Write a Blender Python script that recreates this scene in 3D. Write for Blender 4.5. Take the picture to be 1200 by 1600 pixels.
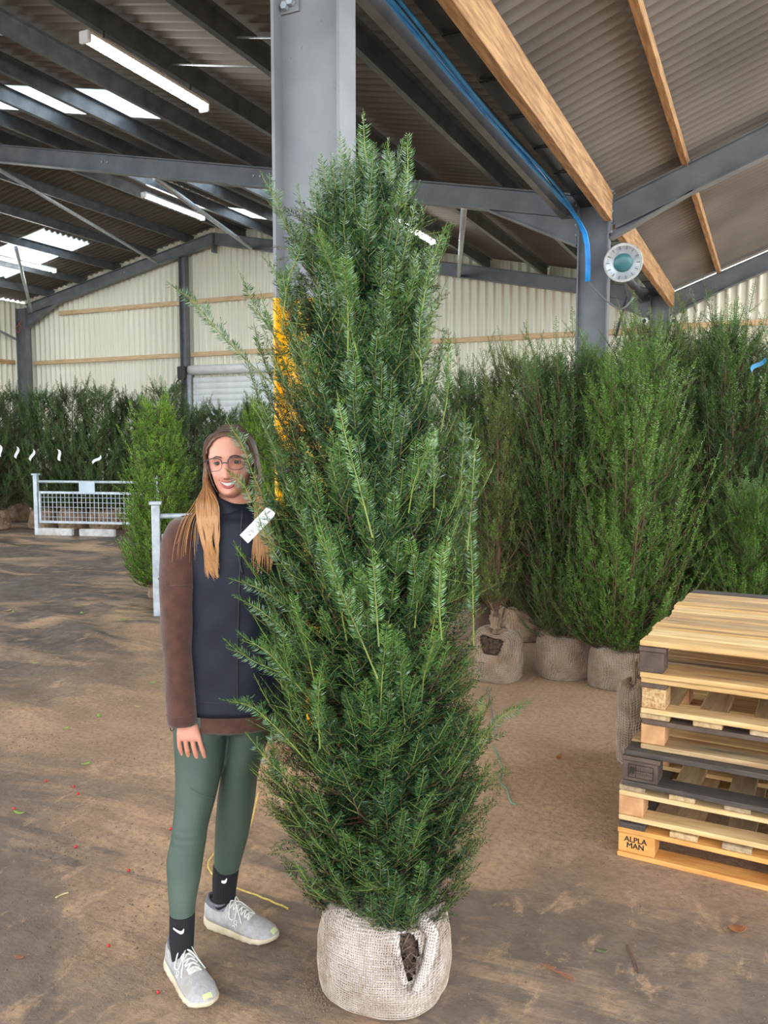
import bpy, bmesh, math, random
import numpy as np
from mathutils import Vector, Matrix, Euler

for o in list(bpy.data.objects):
    bpy.data.objects.remove(o)
S = bpy.context.scene
COL = S.collection
PI = math.pi

# ---------------------------------------------------------------- camera
FPX, CAMH = 1300.0, 1.65                      # focal length in pixels of the 1200x1600 frame, lens height
PITCH = math.atan(110 / FPX)
YAW = math.atan(605 / math.hypot(FPX, 110))
FW = np.array([-math.sin(YAW) * math.cos(PITCH), math.cos(YAW) * math.cos(PITCH), -math.sin(PITCH)])
RT = np.array([math.cos(YAW), math.sin(YAW), 0.0])
UP = np.cross(RT, FW)
FH = np.array([-math.sin(YAW), math.cos(YAW), 0.0])     # horizontal forward
CAM = np.array([0, 0, CAMH])
cam = bpy.data.cameras.new('camera')
cam.sensor_fit = 'VERTICAL'; cam.sensor_height = 24; cam.sensor_width = 18
cam.lens = 24 * FPX / 1600
cam.clip_start = 0.05; cam.clip_end = 200
camo = bpy.data.objects.new('camera', cam); COL.objects.link(camo)
camo.matrix_world = Matrix(((RT[0], UP[0], -FW[0], 0), (RT[1], UP[1], -FW[1], 0), (RT[2], UP[2], -FW[2], CAMH), (0, 0, 0, 1)))
S.camera = camo

# ---------------------------------------------------------------- sky and exposure
W = bpy.data.worlds.new('overcast_sky'); S.world = W
W.use_nodes = True
bg = W.node_tree.nodes['Background']
bg.inputs[0].default_value = (0.86, 0.93, 1.0, 1)
bg.inputs[1].default_value = 4.6
S.view_settings.view_transform = 'Standard'
S.view_settings.look = 'None'
S.view_settings.gamma = 1
S.view_settings.use_curve_mapping = False
S.view_settings.exposure = 0.15

# ---------------------------------------------------------------- pixel helpers (a pixel gives a direction, the rest is given)
def ray(x, y): return FW * FPX + RT * (x - 600) + UP * (800 - y)
def gnd(x, y, z=0.0):
    r = ray(x, y); return CAM + r * ((z - CAMH) / r[2])
def atY(x, y, Y):
    r = ray(x, y); return CAM + r * (Y / r[1])
def atX(x, y, X):
    r = ray(x, y); return CAM + r * (X / r[0])
def PF(x, y, F):
    r = ray(x, y); return CAM + r * (F / (r @ FH))

# ---------------------------------------------------------------- object helpers
def setp(o, label=None, cat=None, group=None, kind=None):
    if label: o['label'] = label
    if cat: o['category'] = cat
    if group: o['group'] = group
    if kind: o['kind'] = kind
    return o
def thing(name, label, cat, loc=(0, 0, 0), rotz=0, group=None, rot=None):
    o = bpy.data.objects.new(name, None); COL.objects.link(o)
    o.empty_display_size = 0.1
    o.location = loc; o.rotation_euler = rot if rot else (0, 0, rotz)
    return setp(o, label, cat, group)
def mesh(name, V, F, mats, smooth=False, midx=None, attr=None):
    V = np.asarray(V, dtype=np.float32).reshape(-1, 3)
    me = bpy.data.meshes.new(name)
    if isinstance(F, np.ndarray):
        n, k = F.shape
        me.vertices.add(len(V)); me.vertices.foreach_set('co', V.ravel())
        me.loops.add(n * k); me.loops.foreach_set('vertex_index', F.astype(np.int32).ravel())
        me.polygons.add(n)
        me.polygons.foreach_set('loop_start', np.arange(0, n * k, k, dtype=np.int32))
        me.polygons.foreach_set('loop_total', np.full(n, k, dtype=np.int32))
        me.update(calc_edges=True)
    else:
        me.from_pydata(V.tolist(), [], [list(map(int, f)) for f in F])
    for m in (mats if isinstance(mats, (list, tuple)) else [mats]):
        me.materials.append(m)
    if midx is not None:
        me.polygons.foreach_set('material_index', np.asarray(midx, dtype=np.int32))
    if smooth:
        me.polygons.foreach_set('use_smooth', np.ones(len(me.polygons), dtype=bool))
    if attr is not None:
        a = me.attributes.new('tint', 'FLOAT', 'POINT')
        a.data.foreach_set('value', np.asarray(attr, dtype=np.float32))
    me.update()
    return me
def put(name, me, parent=None, loc=(0, 0, 0), rot=(0, 0, 0)):
    o = bpy.data.objects.new(name, me); COL.objects.link(o)
    o.location = loc; o.rotation_euler = rot
    if parent: o.parent = parent
    return o
def mk(name, V, F, mats, parent=None, smooth=False, world=True, midx=None, attr=None):
    """mesh from world coordinates; the origin goes to the parent (unrotated) or to the mesh's base centre"""
    V = np.asarray(V, dtype=float).reshape(-1, 3)
    if parent is None:
        c = np.array([(V[:, 0].min() + V[:, 0].max()) / 2, (V[:, 1].min() + V[:, 1].max()) / 2, V[:, 2].min()])
        return put(name, mesh(name, V - c, F, mats, smooth, midx, attr), None, c)
    if world:
        base = np.array(parent.location); p = parent.parent
        while p: base = base + np.array(p.location); p = p.parent
        V = V - base
    return put(name, mesh(name, V, F, mats, smooth, midx, attr), parent)
def copy_tree(o, loc=None, rotz=None, label=None, group=None, scale=None, parent=None):
    c = o.copy(); COL.objects.link(c); c.parent = parent
    if loc is not None: c.location = loc
    if rotz is not None: c.rotation_euler = (0, 0, rotz)
    if scale is not None: c.scale = scale
    if label: c['label'] = label
    if group: c['group'] = group
    for ch in list(o.children): copy_tree(ch, parent=c)
    return c

class MB:
    """collects shapes for one mesh"""
    def __init__(s): s.V = []; s.F = []; s.M = []; s.n = 0
    def add(s, V, F, m=0):
        V = np.asarray(V, dtype=float).reshape(-1, 3)
        s.V.append(V); s.F += [tuple(int(i) + s.n for i in f) for f in F]; s.M += [m] * len(F); s.n += len(V)
        return s
    def verts(s): return np.concatenate(s.V)
    def box(s, c, size, R=None, bev=0.0, m=0):
        V, F = boxvf(size, bev); V = V if R is None else V @ np.asarray(R).T
        return s.add(V + np.asarray(c), F, m)
    def bar(s, a, b, w, h, up=(0, 0, 1), bev=0.0, m=0):
        a = np.asarray(a, float); b = np.asarray(b, float); d = b - a; L = np.linalg.norm(d); d /= L
        x = np.cross(d, up); x /= np.linalg.norm(x); z = np.cross(x, d)
        return s.box((a + b) / 2, (w, L, h), np.stack([x, d, z], 1), bev, m)
    def tube(s, pts, r, n=8, cap=True, m=0):
        V, F = tubevf(pts, r, n, cap); return s.add(V, F, m)
    def build(s, name, mats, parent=None, smooth=False, world=True):
        return mk(name, s.verts(), s.F, mats, parent, smooth, world, s.M)
    def local(s, name, mats, parent=None, smooth=False):
        return put(name, mesh(name, s.verts(), s.F, mats, smooth, s.M), parent)

def boxvf(size, bev=0.0):
    x, y, z = np.asarray(size, float) / 2
    if bev <= 0:
        V = np.array([[i * x, j * y, k * z] for k in (-1, 1) for j in (-1, 1) for i in (-1, 1)])
        F = [(0, 2, 3, 1), (4, 5, 7, 6), (0, 1, 5, 4), (2, 6, 7, 3), (0, 4, 6, 2), (1, 3, 7, 5)]
        return V, F
    b = min(bev, .45 * min(size))
    V = []; idx = {}
    for k in (-1, 1):
        for j in (-1, 1):
            for i in (-1, 1):
                for a in range(3):
                    p = [i * (x - b), j * (y - b), k * (z - b)]
                    p[a] = (i * x, j * y, k * z)[a]
                    idx[(i, j, k, a)] = len(V); V.append(p)
    F = []
    for a in range(3):
        o1, o2 = [q for q in range(3) if q != a]
        for s in (-1, 1):
            q = []
            for e1, e2 in ((-1, -1), (1, -1), (1, 1), (-1, 1)):
                c = [0, 0, 0]; c[a] = s; c[o1] = e1; c[o2] = e2
                q.append(idx[(c[0], c[1], c[2], a)])
            F.append(q)
        for e1 in (-1, 1):
            for e2 in (-1, 1):
                c1 = [0, 0, 0]; c1[o1] = e1; c1[o2] = e2
                lo = list(c1); lo[a] = -1; hi = list(c1); hi[a] = 1
                F.append([idx[(*lo, o1)], idx[(*hi, o1)], idx[(*hi, o2)], idx[(*lo, o2)]])
    for k in (-1, 1):
        for j in (-1, 1):
            for i in (-1, 1):
                F.append([idx[(i, j, k, 0)], idx[(i, j, k, 1)], idx[(i, j, k, 2)]])
    V = np.array(V); out = []
    for f in F:
        P = V[list(f)]; n = np.cross(P[1] - P[0], P[2] - P[0])
        out.append(tuple(f) if n @ P.mean(0) > 0 else tuple(f[::-1]))
    return V, out

def frames(P):
    P = np.asarray(P, float); n = len(P)
    T = np.gradient(P, axis=0); T /= np.maximum(np.linalg.norm(T, axis=1, keepdims=True), 1e-9)
    a = np.array([0, 0, 1.0]) if abs(T[0][2]) < .9 else np.array([1.0, 0, 0])
    N = np.zeros_like(P); v = np.cross(T[0], a); v /= np.linalg.norm(v); N[0] = v
    for i in range(1, n):
        v = N[i - 1] - T[i] * (N[i - 1] @ T[i]); N[i] = v / max(np.linalg.norm(v), 1e-9)
    return T, N, np.cross(T, N)
def tubevf(P, r, n=8, cap=True):
    P = np.asarray(P, float); T, N, B = frames(P)
    r = np.broadcast_to(np.asarray(r, float), (len(P),))
    a = np.arange(n) * 2 * PI / n
    V = (P[:, None] + r[:, None, None] * (np.cos(a)[None, :, None] * N[:, None] + np.sin(a)[None, :, None] * B[:, None])).reshape(-1, 3)
    return V, loftF(len(P), n, cap)
def loftF(rows, n, cap=True):
    F = []
    for i in range(rows - 1):
        for j in range(n):
            k = (j + 1) % n
            F.append((i * n + j, i * n + k, (i + 1) * n + k, (i + 1) * n + j))
    if cap:
        F.append(tuple(range(n))[::-1]); F.append(tuple((rows - 1) * n + j for j in range(n)))
    return F
def spline(pts, n):
    """Catmull-Rom through the points, n samples"""
    P = np.asarray(pts, float)
    if len(P) == 2: return P[0] + (P[1] - P[0]) * np.linspace(0, 1, n)[:, None]
    Q = np.vstack([2 * P[0] - P[1], P, 2 * P[-1] - P[-2]])
    d = np.r_[0, np.cumsum(np.linalg.norm(np.diff(P, axis=0), axis=1))]
    u = np.interp(np.linspace(0, d[-1], n), d, np.arange(len(P)))
    i = np.minimum(u.astype(int), len(P) - 2); t = (u - i)[:, None]
    a, b, c, e = Q[i], Q[i + 1], Q[i + 2], Q[i + 3]
    return .5 * ((2 * b) + (-a + c) * t + (2 * a - 5 * b + 4 * c - e) * t ** 2 + (-a + 3 * b - 3 * c + e) * t ** 3)

# ---------------------------------------------------------------- procedural materials
def lin(c):
    """sRGB 0-255 to linear"""
    return tuple((v / 255 / 12.92) if v / 255 <= .04045 else ((v / 255 + .055) / 1.055) ** 2.4 for v in c)
def material(name, c1, c2=None, rough=.6, metal=0., scale=6., detail=5., bump=0., bscale=None, stretch=(1, 1, 1), coord='Object',
             spec=.5, lo=.35, hi=.65, rough2=None, c3=None, c3scale=1.2, c3lo=.55, c3hi=.7, sheen=0., trans=0.):
    m = bpy.data.materials.new(name); m.use_nodes = True
    nt = m.node_tree; N = nt.nodes; L = nt.links; b = N['Principled BSDF']
    b.inputs['Roughness'].default_value = rough; b.inputs['Metallic'].default_value = metal
    b.inputs['Specular IOR Level'].default_value = spec
    if sheen: b.inputs['Sheen Weight'].default_value = sheen
    c1 = lin(c1); c2 = lin(c2) if c2 else tuple(v * .8 for v in c1)
    tc = N.new('ShaderNodeTexCoord'); mp = N.new('ShaderNodeMapping'); mp.inputs['Scale'].default_value = stretch
    L.new(tc.outputs[coord], mp.inputs['Vector'])
    nz = N.new('ShaderNodeTexNoise'); nz.inputs['Scale'].default_value = scale; nz.inputs['Detail'].default_value = detail
    L.new(mp.outputs[0], nz.inputs['Vector'])
    rp = N.new('ShaderNodeValToRGB'); rp.color_ramp.elements[0].position = lo; rp.color_ramp.elements[1].position = hi
    rp.color_ramp.elements[0].color = (*c1, 1); rp.color_ramp.elements[1].color = (*c2, 1)
    L.new(nz.outputs['Fac'], rp.inputs[0]); out = rp.outputs[0]
    if c3:
        n3 = N.new('ShaderNodeTexNoise'); n3.inputs['Scale'].default_value = c3scale; n3.inputs['Detail'].default_value = 6
        L.new(mp.outputs[0], n3.inputs['Vector'])
        r3 = N.new('ShaderNodeValToRGB'); r3.color_ramp.elements[0].position = c3lo; r3.color_ramp.elements[1].position = c3hi
        L.new(n3.outputs['Fac'], r3.inputs[0])
        mx = N.new('ShaderNodeMix'); mx.data_type = 'RGBA'; mx.inputs['B'].default_value = (*lin(c3), 1)
        L.new(r3.outputs[0], mx.inputs['Factor']); L.new(out, mx.inputs['A']); out = mx.outputs['Result']
    L.new(out, b.inputs['Base Color'])
    if rough2 is not None:
        mr = N.new('ShaderNodeMapRange'); mr.inputs['To Min'].default_value = rough; mr.inputs['To Max'].default_value = rough2
        mr.inputs['From Min'].default_value = lo; mr.inputs['From Max'].default_value = hi
        L.new(nz.outputs['Fac'], mr.inputs['Value']); L.new(mr.outputs[0], b.inputs['Roughness'])
    if bump:
        nb = N.new('ShaderNodeTexNoise'); nb.inputs['Scale'].default_value = bscale or scale * 4; nb.inputs['Detail'].default_value = 6
        L.new(mp.outputs[0], nb.inputs['Vector'])
        bp = N.new('ShaderNodeBump'); bp.inputs['Strength'].default_value = min(1, bump); bp.inputs['Distance'].default_value = .01
        L.new(nb.outputs['Fac'], bp.inputs['Height']); L.new(bp.outputs[0], b.inputs['Normal'])
    if trans: b.inputs['Transmission Weight'].default_value = trans
    return m
def emitter(name, c, s):
    m = bpy.data.materials.new(name); m.use_nodes = True
    b = m.node_tree.nodes['Principled BSDF']; b.inputs['Base Color'].default_value = (.8, .8, .8, 1)
    b.inputs['Emission Color'].default_value = (*c, 1); b.inputs['Emission Strength'].default_value = s
    return m
M = {}
M['steel'] = material('painted_steel', (114, 117, 120), (94, 98, 102), rough=.45, scale=3, c3=(110, 98, 88), c3scale=9, c3lo=.68, c3hi=.8, bump=.1, bscale=40)
M['steel_col'] = material('painted_column_steel', (138, 140, 141), (118, 121, 124), rough=.5, scale=2.2, c3=(92, 80, 70), c3scale=26, c3lo=.7, c3hi=.76, bump=.1, bscale=40)
M['purlin'] = material('galvanised_purlin', (104, 107, 110), (80, 84, 88), rough=.42, metal=.2, scale=5)
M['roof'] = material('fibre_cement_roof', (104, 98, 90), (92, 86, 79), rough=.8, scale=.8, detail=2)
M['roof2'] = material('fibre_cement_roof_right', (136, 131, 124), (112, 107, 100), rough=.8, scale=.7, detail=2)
M['wall'] = material('cream_steel_cladding', (236, 233, 212), (226, 223, 200), rough=.5, scale=.8, detail=2, stretch=(1, 1, .3))
M['timber'] = material('sawn_timber', (200, 158, 110), (150, 110, 72), rough=.75, scale=5, stretch=(6, .5, 6), bump=.2, bscale=20)
M['girt'] = material('pale_timber_rail', (214, 184, 146), (190, 156, 116), rough=.75, scale=5, stretch=(.5, 6, 6), bump=.1)
M['gutter'] = material('dark_gutter', (58, 62, 66), (44, 48, 52), rough=.35, metal=.3, scale=4)
M['yellow'] = material('safety_yellow_paint', (240, 186, 12), (214, 158, 8), rough=.45, scale=4, c3=(120, 92, 30), c3scale=18, c3lo=.68, c3hi=.76)
M['galv'] = material('galvanised_steel', (196, 202, 206), (166, 174, 180), rough=.45, metal=.3, scale=12)
M['blue'] = material('blue_cable', (48, 164, 244), (30, 140, 226), rough=.4)
M['grey_cable'] = material('grey_cable', (120, 120, 118), rough=.5)
M['dark'] = material('dark_metal', (40, 42, 44), (30, 31, 33), rough=.5)
M['white'] = material('white_plastic', (232, 232, 228), (218, 218, 214), rough=.45)
M['door'] = material('roller_door_slat', (226, 228, 226), (206, 208, 206), rough=.4, scale=2)
M['tube'] = emitter('lamp_tube', (1.0, .98, .94), 55)
# ================================================================ the setting
VX, RIDGE = -2.22, -13.74                    # valley line and ridge line (X), frames at Y1..Y3
Y0, Y1, Y2, Y3 = -3.4, 4.0, 11.4, 18.8
LX = -20.9
def zP(X): return 7.22 - .205 * abs(X - RIDGE)          # underside of purlins = top of rafters (left shed)
def zS(X): return zP(X) + .245                           # roof sheet
def zR(X): return 4.76 + .38 * (X + 2.0)                # underside of purlins, right shed
RX = 5.5

# floor: concrete with mud; fine relief in the wheel ruts to the left
def floor_mat():
    m = bpy.data.materials.new('muddy_concrete'); m.use_nodes = True
    nt = m.node_tree; N = nt.nodes; L = nt.links; b = N['Principled BSDF']
    tc = N.new('ShaderNodeTexCoord')
    def noise(scale, detail=8, rough=.6, st=(1, 1, 1), dist=0., rotz=0.):
        mp = N.new('ShaderNodeMapping'); mp.inputs['Scale'].default_value = st; mp.inputs['Rotation'].default_value = (0, 0, rotz)
        L.new(tc.outputs['Object'], mp.inputs['Vector'])
        n = N.new('ShaderNodeTexNoise'); n.inputs['Scale'].default_value = scale; n.inputs['Detail'].default_value = detail
        n.inputs['Roughness'].default_value = rough; n.inputs['Distortion'].default_value = dist
        L.new(mp.outputs[0], n.inputs['Vector']); return n.outputs['Fac']
    def ramp(f, lo, hi, a=(0, 0, 0), c=(1, 1, 1)):
        r = N.new('ShaderNodeValToRGB'); r.color_ramp.elements[0].position = lo; r.color_ramp.elements[1].position = hi
        r.color_ramp.elements[0].color = (*a, 1); r.color_ramp.elements[1].color = (*c, 1); L.new(f, r.inputs[0]); return r.outputs[0]
    def mix(f, a, c):
        x = N.new('ShaderNodeMix'); x.data_type = 'RGBA'
        L.new(f, x.inputs['Factor'])
        for s, v in (('A', a), ('B', c)):
            if isinstance(v, tuple): x.inputs[s].default_value = (*v, 1)
            else: L.new(v, x.inputs[s])
        return x.outputs['Result']
    def math_(op, a, c):
        x = N.new('ShaderNodeMath'); x.operation = op; x.use_clamp = True
        for i, v in enumerate((a, c)):
            if isinstance(v, (int, float)): x.inputs[i].default_value = v
            else: L.new(v, x.inputs[i])
        return x.outputs[0]
    sep = N.new('ShaderNodeSeparateXYZ'); L.new(tc.outputs['Object'], sep.inputs[0])
    base = mix(ramp(noise(1.3), .35, .65), lin((204, 168, 130)), lin((176, 142, 110)))
    base = mix(ramp(noise(38, 6, .7), .45, .72), base, lin((140, 112, 88)))
    # dark trodden mud in patches, streaked along the driving direction
    mud = ramp(noise(.55, 9, .62, dist=.6), .40, .55)
    streak = ramp(noise(1.1, 9, .65, (.45, 1.9, 1), .8, .5), .46, .56)
    # more mud in the yard's traffic lane (left) and in the near foreground
    lane = N.new('ShaderNodeMapRange'); lane.inputs['From Min'].default_value = -3.2; lane.inputs['From Max'].default_value = -5.2; L.new(sep.outputs['X'], lane.inputs['Value'])
    near = N.new('ShaderNodeMapRange'); near.inputs['From Min'].default_value = 3.6; near.inputs['From Max'].default_value = 2.7; L.new(sep.outputs['Y'], near.inputs['Value'])
    k = math_('MAXIMUM', lane.outputs[0], math_('MULTIPLY', near.outputs[0], .85))
    mudf = math_('MULTIPLY', math_('ADD', mud, math_('MULTIPLY', streak, .75)), math_('ADD', math_('MULTIPLY', k, .85), .16))
    spk = ramp(noise(9, 8, .7, (1, .5, 1), .4), .56, .66)
    mudf = math_('MULTIPLY', mudf, math_('SUBTRACT', 1.0, math_('MULTIPLY', spk, .75)))
    col = mix(mudf, base, mix(ramp(noise(7), .4, .6), lin((112, 96, 84)), lin((88, 76, 68))))
    L.new(col, b.inputs['Base Color'])
    wet = math_('MULTIPLY', ramp(noise(.8, 7, .6, (.6, 1.2, 1)), .45, .62), lane.outputs[0])
    rg = N.new('ShaderNodeMapRange'); rg.inputs['To Min'].default_value = .85; rg.inputs['To Max'].default_value = .36
    L.new(wet, rg.inputs['Value']); L.new(rg.outputs[0], b.inputs['Roughness'])
    hgt = math_('ADD', math_('MULTIPLY', noise(14, 10, .7), .5), math_('MULTIPLY', noise(3.0, 9, .65, (.6, 1.4, 1), .5, .5), math_('ADD', math_('MULTIPLY', k, .7), .1)))
    bp = N.new('ShaderNodeBump'); bp.inputs['Strength'].default_value = .8; bp.inputs['Distance'].default_value = .035
    L.new(hgt, bp.inputs['Height']); L.new(bp.outputs[0], b.inputs['Normal'])
    return m
M['floor'] = floor_mat()
nx, ny = 260, 220
gx = np.linspace(-13, 3, nx); gy = np.linspace(.6, 14, ny)
gx = np.r_[-30, -21, gx, 9, 20]; gy = np.r_[-16, -3, gy, 19, 24]
GX, GY = np.meshgrid(gx, gy)
def vnoise(x, y, seed):
    r = np.random.default_rng(seed); z = 0
    for k in range(26):
        a = r.uniform(0, 2 * PI); fr = r.uniform(1.2, 9); z = z + np.sin((x * math.cos(a) + y * math.sin(a)) * fr + r.uniform(0, 7)) / fr
    return z
rut = np.clip((-3.4 - GX) / 1.2, 0, 1) * np.clip((GX + 13) / 1, 0, 1) * np.clip((GY - .6) / .5, 0, 1) * np.clip((10.2 - GY) / .7, 0, 1)
t = (GX * .55 + GY * .83)
GZ = rut * (.012 * vnoise(GX, GY, 3) * np.sin(t * 9 + .8 * vnoise(GX * .5, GY * .5, 5)) - .004)
GZ = np.clip(GZ, -.03, .022)
V = np.stack([GX, GY, GZ], -1).reshape(-1, 3); w = len(gx)
i = np.arange(len(gy) - 1)[:, None] * w + np.arange(w - 1)[None]
F = np.stack([i, i + 1, i + w + 1, i + w], -1).reshape(-1, 4)
fl = put('floor', mesh('floor', V, F, M['floor'], True)); setp(fl, 'brown muddy concrete floor of the shed', kind='structure')

# --- corrugated sheets
def prof_box(s, pitch, amp):            # trapezoid profile
    u = (s / pitch) % 1.0
    return amp * np.interp(u, [0, .26, .32, .68, .74, 1], [0, 0, 1, 1, 0, 0])
def prof_sin(s, pitch, amp): return amp * .5 * (1 + np.cos(2 * PI * s / pitch))
def gridF(a, b):
    i = np.arange(a - 1)[:, None] * b + np.arange(b - 1)[None]
    return np.stack([i, i + b, i + b + 1, i + 1], -1).reshape(-1, 4)
def clad_wall(name, xs0, xs1, ztop, Y, label):
    p = .2; u = np.arange(xs0, xs1, p)
    xs = np.unique(np.clip(np.concatenate([u + p * k for k in (0, .26, .32, .68, .74)]), xs0, xs1))
    off = prof_box(xs - xs0 + 1e-6, p, .065)
    V = np.stack([np.stack([xs, Y - off, 0 * xs], -1), np.stack([xs, Y - off, np.array([ztop(x) for x in xs])], -1)], 0).reshape(-1, 3)
    o = put(name, mesh(name, V, gridF(2, len(xs)), M['wall'])); return setp(o, label, kind='structure')
clad_wall('wall_back', LX - .25, VX, lambda x: zS(x) + .02, Y3 + .32, 'cream corrugated gable wall of the left shed')
clad_wall('wall_back_right', VX, RX, lambda x: zR(x) - .1, Y3 + .34, 'pale corrugated gable wall of the right shed')
ys = np.arange(8, Y3 + .3, .2); ys = np.unique(np.concatenate([ys + .2 * k for k in (0, .26, .32, .68, .74)]))
off = prof_box(ys - 8 + 1e-6, .2, .05)
V = np.stack([np.stack([LX - .25 + off, ys, 0 * ys], -1), np.stack([LX - .25 + off, ys, 0 * ys + zS(LX) - .1], -1)], 0).reshape(-1, 3)
setp(put('wall_left', mesh('wall_left', V, gridF(2, len(ys)), M['wall'])), 'cream corrugated side wall in the far left corner', kind='structure')

def roof_patch(xa, xb, za, zb, ya, yb, p=.18, amp=.065):
    n = max(2, int((yb - ya) / p * 8)); y = np.linspace(ya, yb, n)
    off = prof_sin(y, p, amp)
    V = np.stack([np.stack([0 * y + xa, y, za + off], -1), np.stack([0 * y + xb, y, zb + off], -1)], 0).reshape(-1, 3)
    return V, [tuple(f) for f in gridF(2, n)]
def sky_mat():
    m = bpy.data.materials.new('translucent_roof_sheet'); m.use_nodes = True
    nt = m.node_tree; N = nt.nodes; L = nt.links; N.remove(N['Principled BSDF'])
    t = N.new('ShaderNodeBsdfTranslucent'); t.inputs[0].default_value = (.80, .90, .95, 1)
    d = N.new('ShaderNodeBsdfDiffuse'); d.inputs[0].default_value = (.8, .86, .9, 1)
    x = N.new('ShaderNodeMixShader'); x.inputs[0].default_value = .15
    L.new(t.outputs[0], x.inputs[1]); L.new(d.outputs[0], x.inputs[2]); L.new(x.outputs[0], N['Material Output'].inputs[0])
    return m
M['skylight'] = sky_mat()
def roof(name, xa, xb, zf, holes, label, ya=Y0, yb=Y3 + .4, mat='roof'):
    """one roof slope between X=xa and xb; holes = [(x0, x1, y0, y1), ...] left open for translucent sheets"""
    mb = MB(); cuts = sorted({ya, yb} | {h[2] for h in holes} | {h[3] for h in holes})
    for a, b in zip(cuts[:-1], cuts[1:]):
        hs = sorted([h for h in holes if h[2] <= a + 1e-6 and h[3] >= b - 1e-6]); x = xa
        for h in hs:
            if h[0] > x + .01: mb.add(*roof_patch(x, h[0], zf(x), zf(h[0]), a, b))
            x = h[1]
        if x < xb - .01: mb.add(*roof_patch(x, xb, zf(x), zf(xb), a, b))
    o = put(name, mesh(name, mb.verts(), mb.F, M[mat])); setp(o, label, kind='structure')
HR = [(-11.9, -7.6, 8.95, 10.03), (-11.6, -6.4, 12.95, 14.03), (-11.9, -7.6, 4.2, 5.28), (-11.9, -7.6, .6, 1.68), (-12.2, -9.2, 16.4, 17.3)]
HL = [(-19.7, -16.6, 15.6, 17.22), (-19.7, -16.6, 9.4, 10.84), (-19.7, -16.6, 12.6, 13.7)]
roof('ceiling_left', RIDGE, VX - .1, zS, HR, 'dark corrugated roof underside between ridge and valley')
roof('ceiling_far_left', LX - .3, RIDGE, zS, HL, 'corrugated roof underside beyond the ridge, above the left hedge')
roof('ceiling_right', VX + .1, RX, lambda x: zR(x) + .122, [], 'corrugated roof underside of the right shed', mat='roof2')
WL = ['long translucent roof sheet beside the nearer strip light', 'translucent roof sheet just behind the big steel column', 'translucent roof sheet nearly overhead', 'translucent roof sheet over the entrance', 'translucent roof sheet near the gable apex',
      'white translucent roof sheet above the far left hedge', 'translucent roof sheet on the far slope, beside the ridge', 'translucent roof sheet on the far slope, middle bay']
for n_, h in enumerate(HR + HL):
    V, F = roof_patch(h[0] - .05, h[1] + .05, zS(h[0] - .05) - .012, zS(h[1] + .05) - .012, h[2] - .02, h[3] + .02)
    setp(put('window_%d' % (n_ + 1), mesh('window', V, F, M['skylight'])), WL[n_], kind='structure')

# --- steel sections
def isec(depth, width, tf=.016, tw=.011):
    d, w, f, g = depth / 2, width / 2, tf, tw / 2
    return [(-w, -d), (w, -d), (w, -d + f), (g, -d + f), (g, d - f), (w, d - f), (w, d), (-w, d), (-w, d - f), (-g, d - f), (-g, -d + f), (-w, -d + f)]
def extrude(sec, a, b, side, mb=None, m=0):
    """sweep a closed section (s along side, t along up) from a to b"""
    a = np.asarray(a, float); b = np.asarray(b, float); d = b - a; d /= np.linalg.norm(d)
    s = np.asarray(side, float); s = s - d * (s @ d); s /= np.linalg.norm(s); t = np.cross(s, d)
    if t[2] < -1e-6: t = -t
    V = [a + s * p + t * q for p, q in sec] + [b + s * p + t * q for p, q in sec]; n = len(sec)
    F = [(i, (i + 1) % n, n + (i + 1) % n, n + i) for i in range(n)] + [tuple(range(n))[::-1], tuple(range(n, 2 * n))]
    mb = mb or MB(); mb.add(V, F, m); return mb
def col_sec(mb, x, y, z0, z1, m=0, depth=.406, width=.18):
    sec = isec(depth, width, .018, .012)            # width along Y, depth along X
    V = [(x + q, y + p, z0) for p, q in sec] + [(x + q, y + p, z1) for p, q in sec]; n = 12
    F = [(i, (i + 1) % n, n + (i + 1) % n, n + i) for i in range(n)] + [tuple(range(n))[::-1], tuple(range(n, 2 * n))]
    mb.add(V, F, m)

def bolts(parent, pts, r=.014, h=.016, axis=(0, -1, 0)):
    base = np.array(parent.location); p = parent.parent
    while p: base = base + np.array(p.location); p = p.parent
    me = mesh('bolt', *tubevf([(0, 0, 0), np.asarray(axis, float) * h], r, 6), M['galv'])
    for p in pts: put('bolt', me, parent, np.asarray(p, float) - base)

# near column with yellow lower part, bracket and base plate
cx1, cy1 = -2.25, 3.97
c = thing('steel_column', 'big grey steel column with yellow lower part, behind the tall yew', 'column', (cx1, cy1, 0), group='valley columns')
m_ = MB(); col_sec(m_, cx1, cy1, 2.42, 5.1); m_.build('shaft', M['steel_col'], c)
m_ = MB(); col_sec(m_, cx1, cy1, .03, 2.42, 0, .412, .186); m_.build('yellow_guard', M['yellow'], c)
m_ = MB().box((cx1, cy1, .015), (.55, .36, .03), bev=.004); m_.build('base_plate', M['steel'], c)
p = atX(444, 26, cx1 - .16); z_ = 4.02
m_ = MB().box((cx1 - .135, cy1 - .06, z_), (.12, .16, .012)).box((cx1 - .135, cy1 - .012, z_ - .06), (.12, .012, .12)); b_ = m_.build('bracket', M['steel_col'], c)
bolts(b_, [(cx1 - .115, cy1 - .02, z_ - .075), (cx1 - .15, cy1 - .02, z_ - .09)], .02, .03)
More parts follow.
